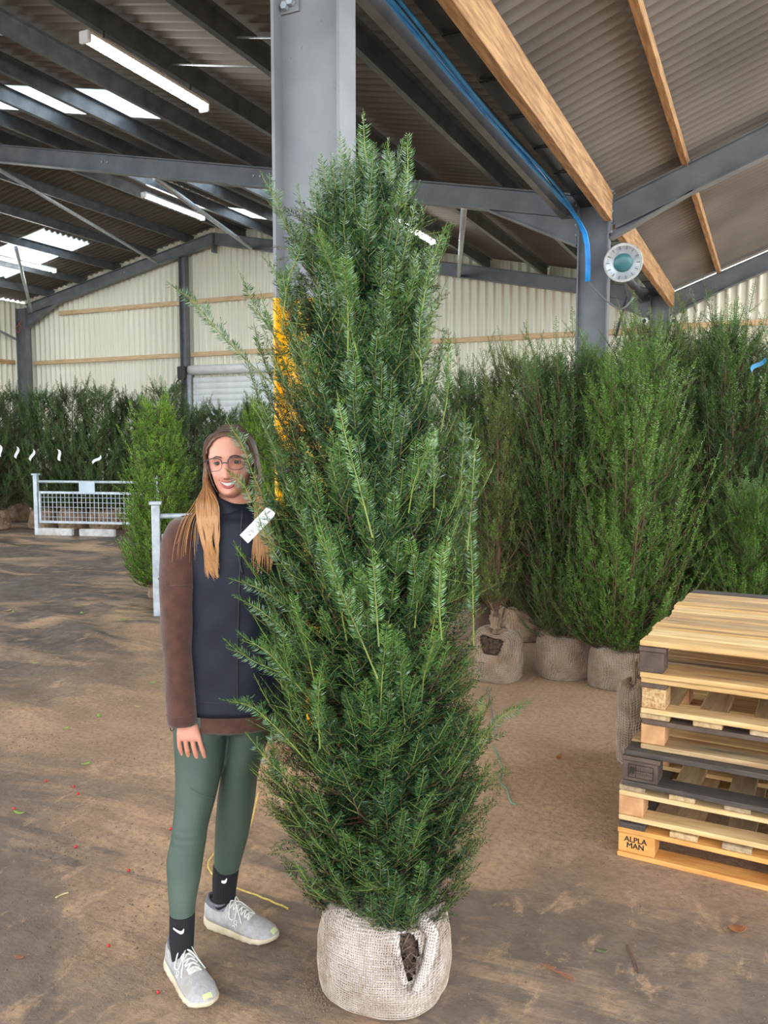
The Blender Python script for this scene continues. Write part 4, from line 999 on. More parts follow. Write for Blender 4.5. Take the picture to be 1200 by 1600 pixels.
p4 = pallet(2 * hp, .012, .0, -.012, 'x', 'third pallet from the floor, dark weathered with a stamped block', [WD[0], WD[2], WD[0]], WD[4], WD[4], .135, seed=3)
p3 = pallet(3 * hp, .075, .03, .008, 'y', 'fourth pallet from the floor, pale pine', [WD[2], WD[2], WD[2]], WA[3], WD[0], .09, seed=4)
p2 = pallet(4 * hp, .07, .02, -.006, 'x', 'second pallet from the top, with chipboard blocks', [WD[1], WD[1], WD[1]], WA[1], WA[0], .09, seed=5)
p1 = pallet(5 * hp, .065, .0, .004, 'x', 'top pallet of the stack, yellow boards and dark corner block', [WD[0], WD[0], WD[0]], WA[0], WA[0], .09, seed=6)
M['ink'] = material('black_stencil_ink', (34, 28, 24), (22, 18, 16), rough=.9)
def text_bold(parent, s, loc, rot, size, mat, name='lettering', align='CENTER', ext=.0006, shear=0.):
    cu = bpy.data.curves.new('t', 'FONT'); cu.body = s; cu.size = size; cu.align_x = align; cu.extrude = ext; cu.shear = shear; cu.space_line = .8; cu.resolution_u = 3; cu.offset = 0
    o = bpy.data.objects.new('t', cu); COL.objects.link(o); bpy.context.view_layer.update()
    me = bpy.data.meshes.new_from_object(o.evaluated_get(bpy.context.evaluated_depsgraph_get())); bpy.data.objects.remove(o)
    me.materials.clear(); me.materials.append(mat); return put(name, me, parent, loc, rot)
lt = text_bold(p6, 'ALPLA\nMAN', (.066, .0058, .066), (PI / 2, 0, .0), .031, M['ink'])
bm_ = bmesh.new(); bm_.from_mesh(lt.data); g_ = bmesh.ops.duplicate(bm_, geom=bm_.verts[:] + bm_.edges[:] + bm_.faces[:]); bmesh.ops.translate(bm_, verts=[e for e in g_['geom'] if isinstance(e, bmesh.types.BMVert)], vec=(.0013, .0004, .0001)); bm_.to_mesh(lt.data); bm_.free()
m_ = MB()                                  # worn burnt stamp, no longer legible
rg0 = random.Random(4)
for x0, x1, z0, z1 in ((.02, .115, .088, .088), (.02, .115, .036, .036), (.02, .02, .036, .088), (.115, .115, .036, .088), (.048, .048, .036, .088), (.048, .115, .066, .066)): m_.bar((x0, .0055, z0), (x1 + 1e-4, .0055, z1 + 1e-4), .0015, .002, (0, 1, 0))
for k in range(16):
    x = .053 + .0074 * (k % 8); zz = .07 if k < 8 else .05; m_.bar((x, .0055, zz), (x + rg0.uniform(-.003, .004), .0055, zz + rg0.uniform(.006, .012)), .001, .0016, (0, 1, 0))
for k in range(6): x = .024 + .0035 * k; m_.bar((x, .0055, .045 + .004 * (k % 3)), (x + .004, .0055, .08 - .003 * (k % 2)), .001, .002, (0, 1, 0))
m_.local('burnt_stamp', M['ink'], p4)['kind'] = 'stuff'
sk_ = PF(991, 1100, 4.22); sk_ = thing('hessian_bundle', 'hessian wrapped bundle leaning beside the pallet stack', 'bundle', (sk_[0], sk_[1], 0))
root_ball(sk_, .088, .12, .42, 63, 'hess', None, 40, .0014, 2.2, .05)
# ---------------------------------------------------------------- things on the floor
def flat_leaf(x, y, L, w, ang, mat, label, name='fallen_leaf', cat='leaf', group=None, curl=.3, n=7):
    c0 = gnd(x, y) + (0, 0, .003); V = []; dx = np.array([math.cos(ang), math.sin(ang), 0]); dy = np.array([-dx[1], dx[0], 0])
    for i in range(n):
        t = i / (n - 1); hw = w / 2 * math.sin(PI * min(.97, max(.04, t))) ** .8; z = curl * L * (2 * t - 1) ** 2 * .5
        for s_ in (-1, 0, 1): V.append(c0 + dx * L * (t - .5) + dy * hw * s_ + (0, 0, z + abs(s_) * hw * .5 * curl * 2))
    F = []
    for i in range(n - 1):
        for s_ in (0, 1): F.append((3 * i + s_, 3 * i + s_ + 1, 3 * i + s_ + 4, 3 * i + s_ + 3))
    o = mk(name, V, F, mat, smooth=True); o.modifiers.new('thickness', 'SOLIDIFY').thickness = .0012; setp(o, label, cat, group)
LG = material('fresh_green_leaf', (158, 184, 84), (120, 156, 62), rough=.5, scale=20); LB = material('dry_brown_leaf', (176, 112, 72), (130, 82, 56), rough=.7, scale=20); LY = material('pale_dry_leaf', (206, 188, 140), (180, 156, 104), rough=.7)
rg0 = random.Random(9)
lg = 'small green leaf lying on the mud left of the woman'
for x, y in ((135, 946), (128, 959), (193, 970), (238, 1068), (215, 1105), (155, 1120), (134, 1195), (103, 1140), (12, 955), (20, 958), (97, 980), (52, 982), (55, 1037), (148, 990), (20, 1105)):
    k = 1 if y < 1000 else .62; flat_leaf(x, y, rg0.uniform(.07, .11) * k, rg0.uniform(.03, .045) * k, rg0.uniform(0, 6.28), LG if rg0.random() < .75 else LY, lg, group='green leaves on the mud')
flat_leaf(30, 1272, .06, .02, .1, LG, 'thin green leaf on the floor at the left edge')
flat_leaf(873, 1187, .06, .035, 1.3, LB, 'curled orange-brown leaf lying right of the yew', curl=.7)
flat_leaf(1152, 1458, .06, .045, .4, LB, 'folded brown leaf in the lower right corner', curl=.6)
flat_leaf(940, 1488, .045, .02, .2, material('dull_green_leaf', (112, 118, 74), (92, 96, 62), rough=.7), 'small dull green leaf in front of the pallets')
flat_leaf(30, 1105 + 393, .03, .02, .2, LB, 'small brown leaf at the lower left')
berry = material('red_berry', (196, 40, 44), (160, 28, 34), rough=.35)
for x, y in ((170, 1480), (247, 1553), (201, 1362), (267, 1297), (122, 1242), (72, 1222), (115, 1231), (22, 1265), (118, 1325)):
    bm_ = bmesh.new(); bmesh.ops.create_icosphere(bm_, subdivisions=2, radius=.0055 if y > 1400 else .0065); V = [tuple(v.co) for v in bm_.verts]; F = [[v.index for v in f.verts] for f in bm_.faces]; bm_.free()
    c0 = gnd(x, y) + (0, 0, .006); o = mk('berry', np.array(V) + c0, F, berry, smooth=True); setp(o, 'tiny red berry on the muddy floor', 'berry', 'red berries on the floor')
def string(pts, r, mat, label, name, cat, z=.006, n=40, wob=.004):
    P = spline([gnd(x, y) + (0, 0, z) for x, y in pts], n); P[:, 2] += wob * np.abs(np.sin(np.arange(n) * 1.7)); o = MB().tube(P, r, 6).build(name, mat, smooth=True); setp(o, label, cat)
tw = material('yellow_twine', (222, 196, 110), (196, 166, 80), rough=.8, scale=60)
string([(404, 1240), (392, 1290), (386, 1300), (375, 1322), (345, 1330), (328, 1345), (327, 1362), (345, 1378), (372, 1392), (395, 1400), (425, 1412), (450, 1423)], .0035, tw, 'yellow twine snaking on the floor between shoe and root ball', 'yellow_twine', 'twine')
string([(770, 1165), (778, 1185), (785, 1203), (782, 1225), (792, 1235), (798, 1255), (806, 1260)], .004, material('green_twine', (118, 150, 124), (92, 122, 100), rough=.7), 'green twine on the floor right of the yew', 'green_twine', 'twine', n=30)
string([(762, 1075), (768, 1110), (775, 1150)], .004, M['grey_cable'], 'grey green twine end below the torn root ball', 'green_twine', 'twine', n=12)
tb = material('dry_twig', (120, 88, 66), (92, 66, 50), rough=.85)
string([(980, 1480), (990, 1500), (998, 1522)], .003, tb, 'straight dry stick on the floor in front of the pallets', 'dry_stick', 'stick', n=10, wob=0)
string([(87, 1405), (97, 1400), (107, 1397)], .003, LY, 'pale straw stalk on the floor at the left', 'straw_stalk', 'stalk', n=8, wob=0)
q = thing('dry_sprig', 'reddish dry conifer sprig on the floor in front of the yew, right', 'sprig', gnd(870, 1522))
m_ = MB(); P = spline([gnd(845, 1508), gnd(868, 1520), gnd(897, 1535)], 12) + (0, 0, .006); m_.tube(P, .0018, 5)
for k in range(1, 11):
    for s_ in (-1, 1): m_.tube([P[k], P[k] + (P[k] - P[k - 1]) * rg0.uniform(.6, 1.6) + s_ * np.array([.5, .8, 0]) * rg0.uniform(.006, .015) + (0, 0, rg0.uniform(0, .01))], .0009, 4)
m_.build('sprig', material('rusty_sprig', (172, 104, 70), (140, 84, 56), rough=.8), q)
# crumbs of soil and chips around the root ball and on the lane: nobody could count them
M['crumb'] = material('soil_crumb', (122, 102, 84), (96, 80, 68), rough=.95, scale=3)
cr = np.random.default_rng(77); mb = MB()
ico = [(0, 0, 1), (.9, 0, -.3), (-.5, .8, -.3), (-.4, -.85, -.25)]; icf = [(0, 1, 2), (0, 2, 3), (0, 3, 1), (1, 3, 2)]
def crumbs(n, fx, fy, r0, r1):
    for k in range(n):
        c0 = gnd(fx(), fy()); r = cr.uniform(r0, r1); a = cr.uniform(0, 6.28); R_ = np.array([[math.cos(a), -math.sin(a), 0], [math.sin(a), math.cos(a), 0], [0, 0, .6]])
        mb.add(np.array(ico) * r * cr.uniform(.6, 1.3, (4, 1)) @ R_.T + c0 + (0, 0, r * .2), icf)
crumbs(420, lambda: cr.normal(495, 14), lambda: cr.normal(1560, 22), .002, .006)
crumbs(700, lambda: cr.uniform(0, 330), lambda: 820 + 760 * cr.random() ** .8, .002, .007)
crumbs(200, lambda: cr.normal(95, 32), lambda: cr.normal(1325, 28), .002, .007)
crumbs(140, lambda: cr.normal(60, 40), lambda: cr.normal(1180, 30), .003, .007)
crumbs(700, lambda: cr.uniform(720, 1200), lambda: cr.uniform(1090, 1600), .0015, .005)
o = mk('soil_crumbs', mb.verts(), mb.F, M['crumb']); setp(o, 'loose dark soil crumbs scattered over the floor', 'soil', kind='stuff')
# ================================================================ the woman
M['skin'] = material('skin', (206, 146, 122), (196, 132, 110), rough=.48, scale=8, spec=.4); M['skin'].node_tree.nodes['Principled BSDF'].inputs['Subsurface Weight'].default_value = .12
M['skin'].node_tree.nodes['Principled BSDF'].inputs['Subsurface Radius'].default_value = (.01, .004, .002)
M['fleece'] = material('brown_fleece', (88, 59, 48), (74, 50, 41), rough=1, scale=30, bump=.35, bscale=220, sheen=.3, spec=.1)
M['vest'] = material('navy_softshell', (18, 23, 37), (14, 18, 30), rough=.62, scale=5, bump=.12, bscale=7, spec=.35)
M['legging'] = material('sage_leggings', (74, 88, 76), (64, 78, 67), rough=.5, scale=5, bump=.08, bscale=9, spec=.35, c3=(84, 100, 94), c3scale=2.2)
M['seam'] = material('legging_seam', (92, 106, 92), rough=.6)
M['sock'] = material('black_sock', (22, 22, 24), (16, 16, 18), rough=.9, scale=40)
M['shoe'] = material('pale_grey_knit', (172, 168, 166), (154, 150, 148), rough=.8, scale=60, bump=.3, bscale=260, c3=(150, 140, 124), c3scale=12, c3lo=.6, c3hi=.75)
M['shoe_dark'] = material('grey_lining', (112, 110, 114), (96, 94, 99), rough=.85, scale=40)
M['sole'] = material('cream_sole', (206, 194, 168), (176, 160, 128), rough=.6, scale=14)
M['lime'] = material('lime_patch', (206, 214, 150), rough=.6)
M['lace'] = material('white_lace', (214, 213, 204), (196, 194, 182), rough=.7, scale=80)
M['logo'] = material('white_mark', (240, 240, 240), rough=.6)
M['frame'] = material('dark_glasses_frame', (62, 62, 70), (46, 46, 54), rough=.3)
M['eye'] = material('eye_white', (196, 186, 180), rough=.25); M['iris'] = material('grey_brown_iris', (70, 62, 52), (50, 44, 40), rough=.2, scale=90); M['pupil'] = material('pupil', (12, 11, 11), rough=.1)
M['lip'] = material('lip', (178, 92, 88), (166, 82, 80), rough=.4); M['teeth'] = material('teeth', (226, 220, 208), rough=.25); M['brow'] = material('eyebrow_hair', (92, 68, 56), (74, 54, 44), rough=.8)
M['gold'] = material('gold', (214, 170, 92), rough=.25, metal=1.0)

def rows_i(rows, m):
    """smooth interpolation of (y, xl, xr, F, depth) rows"""
    R = np.asarray(rows, float); n = len(R); t = np.linspace(0, n - 1, m); i = np.minimum(t.astype(int), n - 2); f = (t - i)[:, None]
    P = np.vstack([2 * R[0] - R[1], R, 2 * R[-1] - R[-2]]); a, b, c, e = P[i], P[i + 1], P[i + 2], P[i + 3]
    return .5 * (2 * b + (c - a) * f + (2 * a - 5 * b + 4 * c - e) * f ** 2 + (-a + 3 * b - 3 * c + e) * f ** 3)
def ringpts(y, xl, xr, F, dep, n=40, sq=2.25, grow=0.0, wob=None):
    L = PF(xl, y, F); R = PF(xr, y, F); c = (L + R) / 2; a = np.linalg.norm(R - L) / 2 + grow; b = dep / 2 + grow
    th = np.arange(n) * 2 * PI / n; cs, sn = np.cos(th), np.sin(th)
    k = (np.abs(cs) ** sq + np.abs(sn) ** sq) ** (-1 / sq)
    if wob is not None: k = k * (1 + wob(th, y))
    return c + (a * k * cs)[:, None] * RT - (b * k * sn)[:, None] * FH
def loft_rows(rows, m=40, n=40, sq=2.25, grow=0.0, cap=True, wob=None):
    R = rows_i(rows, m); V = np.concatenate([ringpts(*r, n=n, sq=sq, grow=grow, wob=wob) for r in R])
    return V, loftF(m, n, cap)
def surf(rows, x, y, off=.002, sq=2.25):
    """point on the front of a loft at pixel (x, y)"""
    R = np.asarray(rows, float); r = rows_i(rows, 160); i = np.argmin(np.abs(r[:, 0] - y)); _, xl, xr, F, dep = r[i]
    q = np.clip((x - (xl + xr) / 2) / ((xr - xl) / 2), -.98, .98); b = dep / 2 * (1 - abs(q) ** sq) ** (1 / sq)
    return PF(x, y, F - b - off)
def remesh(V, F, vox, it=3):
    me = mesh('tmp', V, F, M['skin']); o = bpy.data.objects.new('tmp', me); COL.objects.link(o)
    r = o.modifiers.new('r', 'REMESH'); r.mode = 'VOXEL'; r.voxel_size = vox
    if it: s_ = o.modifiers.new('s', 'SMOOTH'); s_.factor = .5; s_.iterations = it
    bpy.context.view_layer.update(); e = bpy.data.meshes.new_from_object(o.evaluated_get(bpy.context.evaluated_depsgraph_get()))
    bpy.data.objects.remove(o); n = len(e.vertices); C_ = np.zeros(n * 3, np.float32); e.vertices.foreach_get('co', C_)
    F2 = np.zeros(len(e.loops), np.int32); e.loops.foreach_get('vertex_index', F2); k = len(e.loops) // len(e.polygons)
    return C_.reshape(-1, 3).astype(float), F2.reshape(-1, k)

FT = 2.62                                              # distance of her trunk
PB = PF(335, 1480, 2.56); PB[2] = 0
woman = thing('person', 'smiling woman in navy vest, brown fleece and green leggings standing beside the tall yew', 'person', PB)

vest_rows = [(790, 334, 396, FT, .12), (798, 312, 416, FT, .15), (806, 296, 430, FT, .17), (816, 289, 437, FT, .195), (835, 288, 441, FT, .215), (865, 292, 443, FT, .235), (900, 294, 442, FT, .24), (950, 294, 440, FT, .235), (1000, 289, 438, FT, .228), (1050, 285, 438, FT, .228), (1104, 281, 440, FT, .235)]
hem_rows = [(1070, 284, 438, FT, .225), (1100, 281, 439, FT, .232), (1128, 280, 438, FT, .236)]
sl_rows = [(806, 284, 322, 2.62, .10), (812, 270, 324, 2.61, .12), (824, 261, 322, 2.60, .132), (845, 253, 318, 2.59, .138), (880, 250, 314, 2.58, .136), (920, 250, 309, 2.57, .132), (960, 251, 306, 2.56, .126), (1000, 254, 304, 2.555, .12), (1050, 258, 305, 2.54, .112), (1095, 260, 307, 2.525, .108), (1129, 262, 309, 2.515, .104)]
sl2_rows = [(806, 410, 446, 2.64, .10), (824, 412, 466, 2.65, .13), (860, 418, 474, 2.68, .13), (920, 426, 478, 2.70, .125), (1000, 432, 480, 2.70, .118), (1080, 434, 478, 2.68, .108), (1129, 434, 478, 2.66, .102)]
leg1 = [(1085, 280, 372, 2.62, .20), (1110, 273, 366, 2.615, .205), (1140, 272, 357, 2.61, .20), (1200, 275, 347, 2.585, .172), (1250, 274, 336, 2.56, .146), (1290, 270, 325, 2.535, .124), (1312, 267, 322, 2.525, .12), (1342, 261, 317, 2.515, .122), (1372, 262, 313, 2.50, .112), (1402, 264, 307, 2.48, .094), (1436, 267, 303, 2.46, .078)]
leg2 = [(1085, 348, 436, 2.64, .20), (1110, 352, 430, 2.645, .205), (1140, 357, 424, 2.655, .195), (1200, 347, 405, 2.67, .162), (1250, 340, 398, 2.68, .14), (1285, 337, 392, 2.685, .12), (1310, 336, 387, 2.695, .116), (1335, 335, 380, 2.705, .104), (1358, 335, 374, 2.71, .09)]
hip = [(1050, 292, 432, FT, .205), (1085, 282, 434, FT + .01, .22), (1112, 276, 430, FT + .015, .225), (1135, 282, 420, FT + .02, .19)]

# ---- head
HS = .925; HC = PF(361, 722, 2.60); roll = math.radians(-4)
HXv = RT * math.cos(roll) - np.array([0, 0, 1]) * math.sin(roll); HZv = np.array([0, 0, 1]) * math.cos(roll) + RT * math.sin(roll); HYv = -FH
def hw(p): p = np.asarray(p, float); return HC + HS * (p[..., 0:1] * HXv + p[..., 1:2] * HYv + p[..., 2:3] * HZv)
hz = [-.116, -.111, -.103, -.09, -.068, -.04, -.01, .02, .05, .075, .095, .107, .113]
hwid = [.010, .024, .036, .047, .057, .0645, .0695, .0725, .071, .062, .046, .028, .004]
hyf = [.052, .070, .079, .083, .0855, .086, .086, .0885, .086, .075, .056, .034, .003]
hyb = [.03, .015, -.005, -.03, -.058, -.08, -.094, -.1, -.096, -.082, -.06, -.036, -.003]
def head_pt(th, z, off=0.0):
    w_ = np.interp(z, hz, hwid); yf = np.interp(z, hz, hyf); yb = np.interp(z, hz, hyb); yc = np.interp(z, hz, [.03, .025, .018, .008, 0, -.004, -.004, -.004, -.004, -.004, -.002, 0, 0])
    c, s_ = math.cos(th), math.sin(th); sq = 2.15; k = (abs(c) ** sq + abs(s_) ** sq) ** (-1 / sq)
    x = (w_ + off) * k * c; y = yc + ((yf - yc) if s_ > 0 else (yc - yb)) * k * s_ + off * k * s_
    if s_ > 0:
        g = lambda x0, sx, z0, sz: math.exp(-((abs(x) - x0) / sx) ** 2 - ((z - z0) / sz) ** 2)
        if z > -.05: nt = np.clip((.012 - z) / .05, 0, 1); nz_ = (.003 + .021 * nt ** 1.2) * math.exp(-(x / (.0065 + .006 * nt)) ** 2)
        else: nz_ = .024 * math.exp(-(x / .0125) ** 2) * math.exp(-((z + .05) / .0042) ** 2)
        if z > .012: nz_ *= math.exp(-((z - .012) / .012) ** 2)
        y += nz_ + .006 * math.exp(-((abs(x) - .0135) / .005) ** 2 - ((z + .043) / .007) ** 2)
        y += -.011 * g(.031, .0145, .0, .0105) + .004 * g(.03, .022, .021, .008) + .008 * g(.037, .017, -.043, .017)
        y += .0035 * g(.0, .024, -.068, .013) + .007 * g(.0, .017, -.102, .011) - .003 * g(.0, .02, -.086, .006)
        y -= .003 * g(.029, .004, -.06, .012)
    return x, y, z
def head_grid(nz_=110, n=120, off=0.0):
    zs = -.116 + .229 * (1 - np.cos(np.linspace(0, PI, nz_))) / 2
    V = np.array([head_pt(2 * PI * j / n, z, off) for z in zs for j in range(n)]); return V, zs, n
hv, hzs, hn = head_grid()
def face_pt(x, z, off=.0):
    """point on the front of the face at head coordinates (x, z)"""
    best = min(np.linspace(.15, PI - .15, 240), key=lambda t: abs(head_pt(t, z)[0] - x)); p = head_pt(best, z); return np.array([x, p[1] + off, z])
body = MB()
body.add(hw(hv), loftF(len(hzs), hn))
# ears
for sx in (-1, 1):
    a_ = np.linspace(0, 2 * PI, 16, endpoint=False); V = []
    for r_, o_ in ((.2, 0), (.7, .004), (1, .006), (1, .014), (.6, .012), (.2, .008)): V += [(sx * (.066 + o_), -.008 + .014 * r_ * math.cos(t), -.012 + .028 * r_ * math.sin(t)) for t in a_]
    body.add(hw(np.array(V)), loftF(6, 16))
nk = [hw(np.array([0, -.012, z]))  for z in (-.05, -.1, -.15, -.2)]
body.tube(spline([nk[0], nk[1], nk[2] + FH * .006, nk[3] + FH * .012], 12), np.linspace(.047, .056, 12), 24)
# trunk, limbs
for rows, g in ((vest_rows, -.018), (hip, -.012), (sl_rows, -.02), (sl2_rows, -.02), (leg1, -.008), (leg2, -.008)): body.add(*loft_rows(rows, 30, 24, grow=g))
# wrists, palms and fingers
def hand(px, sgn, dF):
    """px = horizontal shift in pixels, sgn mirrors"""
    X = lambda x: (x if sgn > 0 else 2 * 286 - x) + px
    P_ = lambda x, y, F: PF(X(x), y, F + dF)
    rows = [(1112, 279, 304, 2.515, .040), (1124, 278, 306, 2.512, .038), (1136, 277, 310, 2.508, .034), (1146, 276, 313, 2.504, .030), (1153, 277, 314, 2.50, .024), (1157, 280, 312, 2.50, .017)]
    rows = [(y, min(X(a), X(b)), max(X(a), X(b)), F + dF, d_) for y, a, b, F, d_ in rows]
    body.add(*loft_rows(rows, 18, 24, 2.4))
    for pts, r in (([(280, 1146), (280, 1160), (282, 1171), (286, 1180), (290, 1187)], .0072), ([(289.5, 1150), (291, 1165), (294, 1178), (298, 1188), (302, 1195)], .0078), ([(300, 1152), (303, 1168), (307, 1181), (310, 1191), (312, 1200)], .0080), ([(310, 1150), (314, 1165), (318, 1177), (320.5, 1186), (321.5, 1194)], .0076)):
        P = spline([P_(x, y, 2.498 + .003 * k * k) for k, (x, y) in enumerate(pts)], 18)
        rr = r * np.interp(np.linspace(0, 1, 18), [0, .3, .42, .5, .72, .78, .94, 1], [1.05, .96, 1.04, .95, .94, .9, .78, .4])
        body.tube(P, rr, 12)
    P = spline([P_(300, 1126, 2.515), P_(308, 1138, 2.528), P_(313, 1152, 2.54), P_(314, 1165, 2.545)], 12); body.tube(P, np.array([.014, .013, .0120, .0108, .0100, .0096, .0096, .0094, .009, .0085, .0075, .004]), 12)
    return P_
HP = hand(0, 1, 0); hand(172, -1, .155)
V, F = remesh(body.verts(), body.F, .0032, 2)
mk('body', V, F, M['skin'], woman, True)
# nails
nm = material('nail', (240, 196, 180), rough=.3)
for x, y in ((291, 1180), (301, 1187), (312, 1191), (318.5, 1187)):
    c0 = HP(x, y, 2.500 + .034); 
# ---- face parts
hd = woman
for sx in (-1, 1):
    c0 = np.array([sx * .031, .0635, -.001]); n = 24; V = []; er = .0125
    for i in range(25):
        ph = PI * i / 24
        V += [c0 + er * np.array([math.sin(ph) * math.cos(t), math.cos(ph), math.sin(ph) * math.sin(t)]) for t in np.arange(n) * 2 * PI / n]
    mi = [2 if i < 2 else (1 if i < 5 else 0) for i in range(24) for _ in range(n)]
    mk('eye', hw(np.array(V)), loftF(25, n, False), [M['eye'], M['iris'], M['pupil']], woman, True, midx=mi)
    for sg, e0 in ((1, 23), (-1, 17)):                   # lids: shells around the eyeball that leave an almond opening
        V = []; na, ne = 21, 8; edge = []
        for az in np.radians(np.linspace(-78, 78, na)):
            op = math.radians(e0) * max(0, math.cos(az * 1.12)) ** .8
            for k in range(ne):
                el = sg * (op + (math.radians(88) - op) * k / (ne - 1)); rr_ = er + .0009
                V.append(c0 + rr_ * np.array([math.cos(el) * math.sin(az), math.cos(el) * math.cos(az), math.sin(el)]))
            edge.append(V[-ne] + np.array([0, .0004, 0]))
        mk('eyelid', hw(np.array(V)), [(i * ne + k, i * ne + k + 1, (i + 1) * ne + k + 1, (i + 1) * ne + k) for i in range(na - 1) for k in range(ne - 1)], M['skin'], woman, True)
        MB().tube(hw(np.array(edge)), .0013 if sg > 0 else .0006, 6).build('eyelashes', M['brow'], woman, True)
    P = [face_pt(sx * x, z, .001) for x, z in ((.013, .0175), (.021, .0205), (.030, .0222), (.038, .0205), (.0455, .0160))]
    P = spline([hw(p) for p in P], 16); MB().tube(P, np.interp(np.linspace(0, 1, 16), [0, .25, .7, 1], [.0017, .0021, .0016, .0006]), 6).build('eyebrow', M['brow'], woman, True)
# mouth: dark gap, teeth, lips
def mouth_curve(z0, dip, half, off, m=17): return [face_pt(x, z0 + dip * (x / half) ** 2, off) for x in np.linspace(-half, half, m)]
up_ = mouth_curve(-.0640, .0105, .0310, .0016); lo_ = mouth_curve(-.0815, .0280, .0310, .0012)
V = []; m = len(up_)
for k in range(m):
    for j in range(5): V.append(np.array(up_[k]) * (1 - j / 4) + np.array(lo_[k]) * (j / 4) + (0, -.0015, 0))
F = [(k * 5 + j, k * 5 + j + 1, k * 5 + 5 + j + 1, k * 5 + 5 + j) for k in range(m - 1) for j in range(4)]
mk('mouth', hw(np.array(V)), F, material('mouth_inside', (120, 52, 50), rough=.5), woman, True)
for k in range(-5, 5):                                   # upper teeth
    xa, xb = (k + .03) * .0054, (k + .97) * .0054; zt = -.0645 + .0105 * (xa / .0310) ** 2; h_ = (.0112 if abs(k + .5) < 1 else .0104) * (1 - (abs(k + .5) / 6.2) ** 2)
    V = []
    for x in (xa, (xa + xb) / 2, xb):
        p = face_pt(x, zt, .0018); V += [p + (0, 0, .001), p + (0, .0008, -h_ * .5), p + (0, -.0002, -h_ * (1 if x == (xa + xb) / 2 else .93))]
    mk('tooth', hw(np.array(V)), [(0, 1, 4, 3), (1, 2, 5, 4), (3, 4, 7, 6), (4, 5, 8, 7)], M['teeth'], woman, True)
lt = np.interp(np.linspace(0, 1, 17), [0, .15, .5, .85, 1], [.0008, .002, .0029, .002, .0008]); MB().tube(hw(np.array(up_)), lt, 8).build('upper_lip', M['lip'], woman, True); MB().tube(hw(np.array(lo_)), lt * 1.25, 8).build('lower_lip', M['lip'], woman, True)
for sx in (-1, 1):                                       # nostrils
    p = face_pt(sx * .0065, -.0515, 0) + np.array([0, -.002, 0]); V = [p + .0032 * np.array([1.2 * math.cos(t), .35, .55 * math.sin(t)]) for t in np.arange(10) * 2 * PI / 10]; mk('nostril', hw(np.array(V)), [tuple(range(10))], material('nostril', (120, 66, 56), rough=.8), woman)
# earring
q = np.array([-.079, .0, -.046]); MB().tube(hw(np.array([q + (.0, .007 * math.cos(t), .007 * math.sin(t)) for t in np.linspace(0, 2 * PI, 17)])), .0012, 6).build('earring', M['gold'], woman, True)
# ---- glasses
gl = MB().tube([hw(np.array([-.008, .112, -.001])), hw(np.array([0, .114, .001])), hw(np.array([.008, .112, -.001]))], .0018, 6).build('glasses', M['frame'], woman, True); gl['label'] = 'dark thin-framed glasses'
M['lens'] = bpy.data.materials.new('lens_glass'); M['lens'].use_nodes = True
nt = M['lens'].node_tree; nt.nodes.remove(nt.nodes['Principled BSDF']); tr = nt.nodes.new('ShaderNodeBsdfTransparent'); gg = nt.nodes.new('ShaderNodeBsdfGlossy'); gg.inputs['Roughness'].default_value = .03; mx = nt.nodes.new('ShaderNodeMixShader'); mx.inputs[0].default_value = .0; tr.inputs[0].default_value = (.95, .96, .97, 1)
nt.links.new(tr.outputs[0], mx.inputs[1]); nt.links.new(gg.outputs[0], mx.inputs[2]); nt.links.new(mx.outputs[0], nt.nodes['Material Output'].inputs[0])
for sx in (-1, 1):
    V = []
    for t in np.linspace(0, 2 * PI, 40, endpoint=False):
        c, s_ = math.cos(t), math.sin(t); k = (abs(c) ** 3 + abs(s_) ** 3) ** (-1 / 3); x = .0275 * k * c; z = .0205 * k * s_ * (1 if s_ > 0 else 1.0)
        x *= 1 - .12 * (1 - (z + .02) / .04); V.append(np.array([sx * (.036 + x), .108 - .10 * (x + .01) ** 2 - .012 * max(0, x / .0275), z - .004]))
    V = hw(np.array(V)); zz = np.array([p @ HZv for p in V]); mb = MB(); Vt, Ft = tubevf(np.vstack([V, V[:1], V[1:2]]), np.r_[.0009 + .0009 * (zz > zz.mean()), .0012, .0012], 6, False); mb.add(Vt, Ft); mb.build('rim', M['frame'], gl, True)
    mk('lens', V, [tuple(range(40))], M['lens'], gl)
    MB().tube(hw(np.array([(sx * .062, .100, .010), (sx * .0715, .088, .009), (sx * .076, .04, .006), (sx * .0755, -.004, .002), (sx * .073, -.02, -.012)])), .002, 6).build('temple', M['frame'], gl, True)

# ---- hair: scalp cap and long strands, brown at the roots and blond towards the ends
def hair_mat():
    m = bpy.data.materials.new('brown_to_blond_hair'); m.use_nodes = True; nt = m.node_tree; N = nt.nodes; L = nt.links; b = N['Principled BSDF']; b.inputs['Roughness'].default_value = .42
    at = N.new('ShaderNodeAttribute'); at.attribute_name = 'tint'; rp = N.new('ShaderNodeValToRGB'); e = rp.color_ramp.elements
    e[0].color = (*lin((72, 55, 46)), 1); e[1].color = (*lin((206, 156, 98)), 1); k = e.new(.35); k.color = (*lin((122, 88, 62)), 1); k = e.new(.65); k.color = (*lin((172, 120, 70)), 1)
    L.new(at.outputs['Fac'], rp.inputs[0]); L.new(rp.outputs[0], b.inputs['Base Color']); return m
M['hair'] = hair_mat(); hr = np.random.default_rng(8)
cv, czs_, cn = head_grid(60, 72, .006); Fh = []; 
for i in range(len(czs_) - 1):
    for j in range(cn):
        p = cv[i * cn + j]
        if p[2] > .085 - 11 * p[0] ** 2 or (p[1] < .028 and p[2] > -.1) or (p[1] < .055 and p[2] > .03): Fh.append((i * cn + j, i * cn + (j + 1) % cn, (i + 1) * cn + (j + 1) % cn, (i + 1) * cn + j))
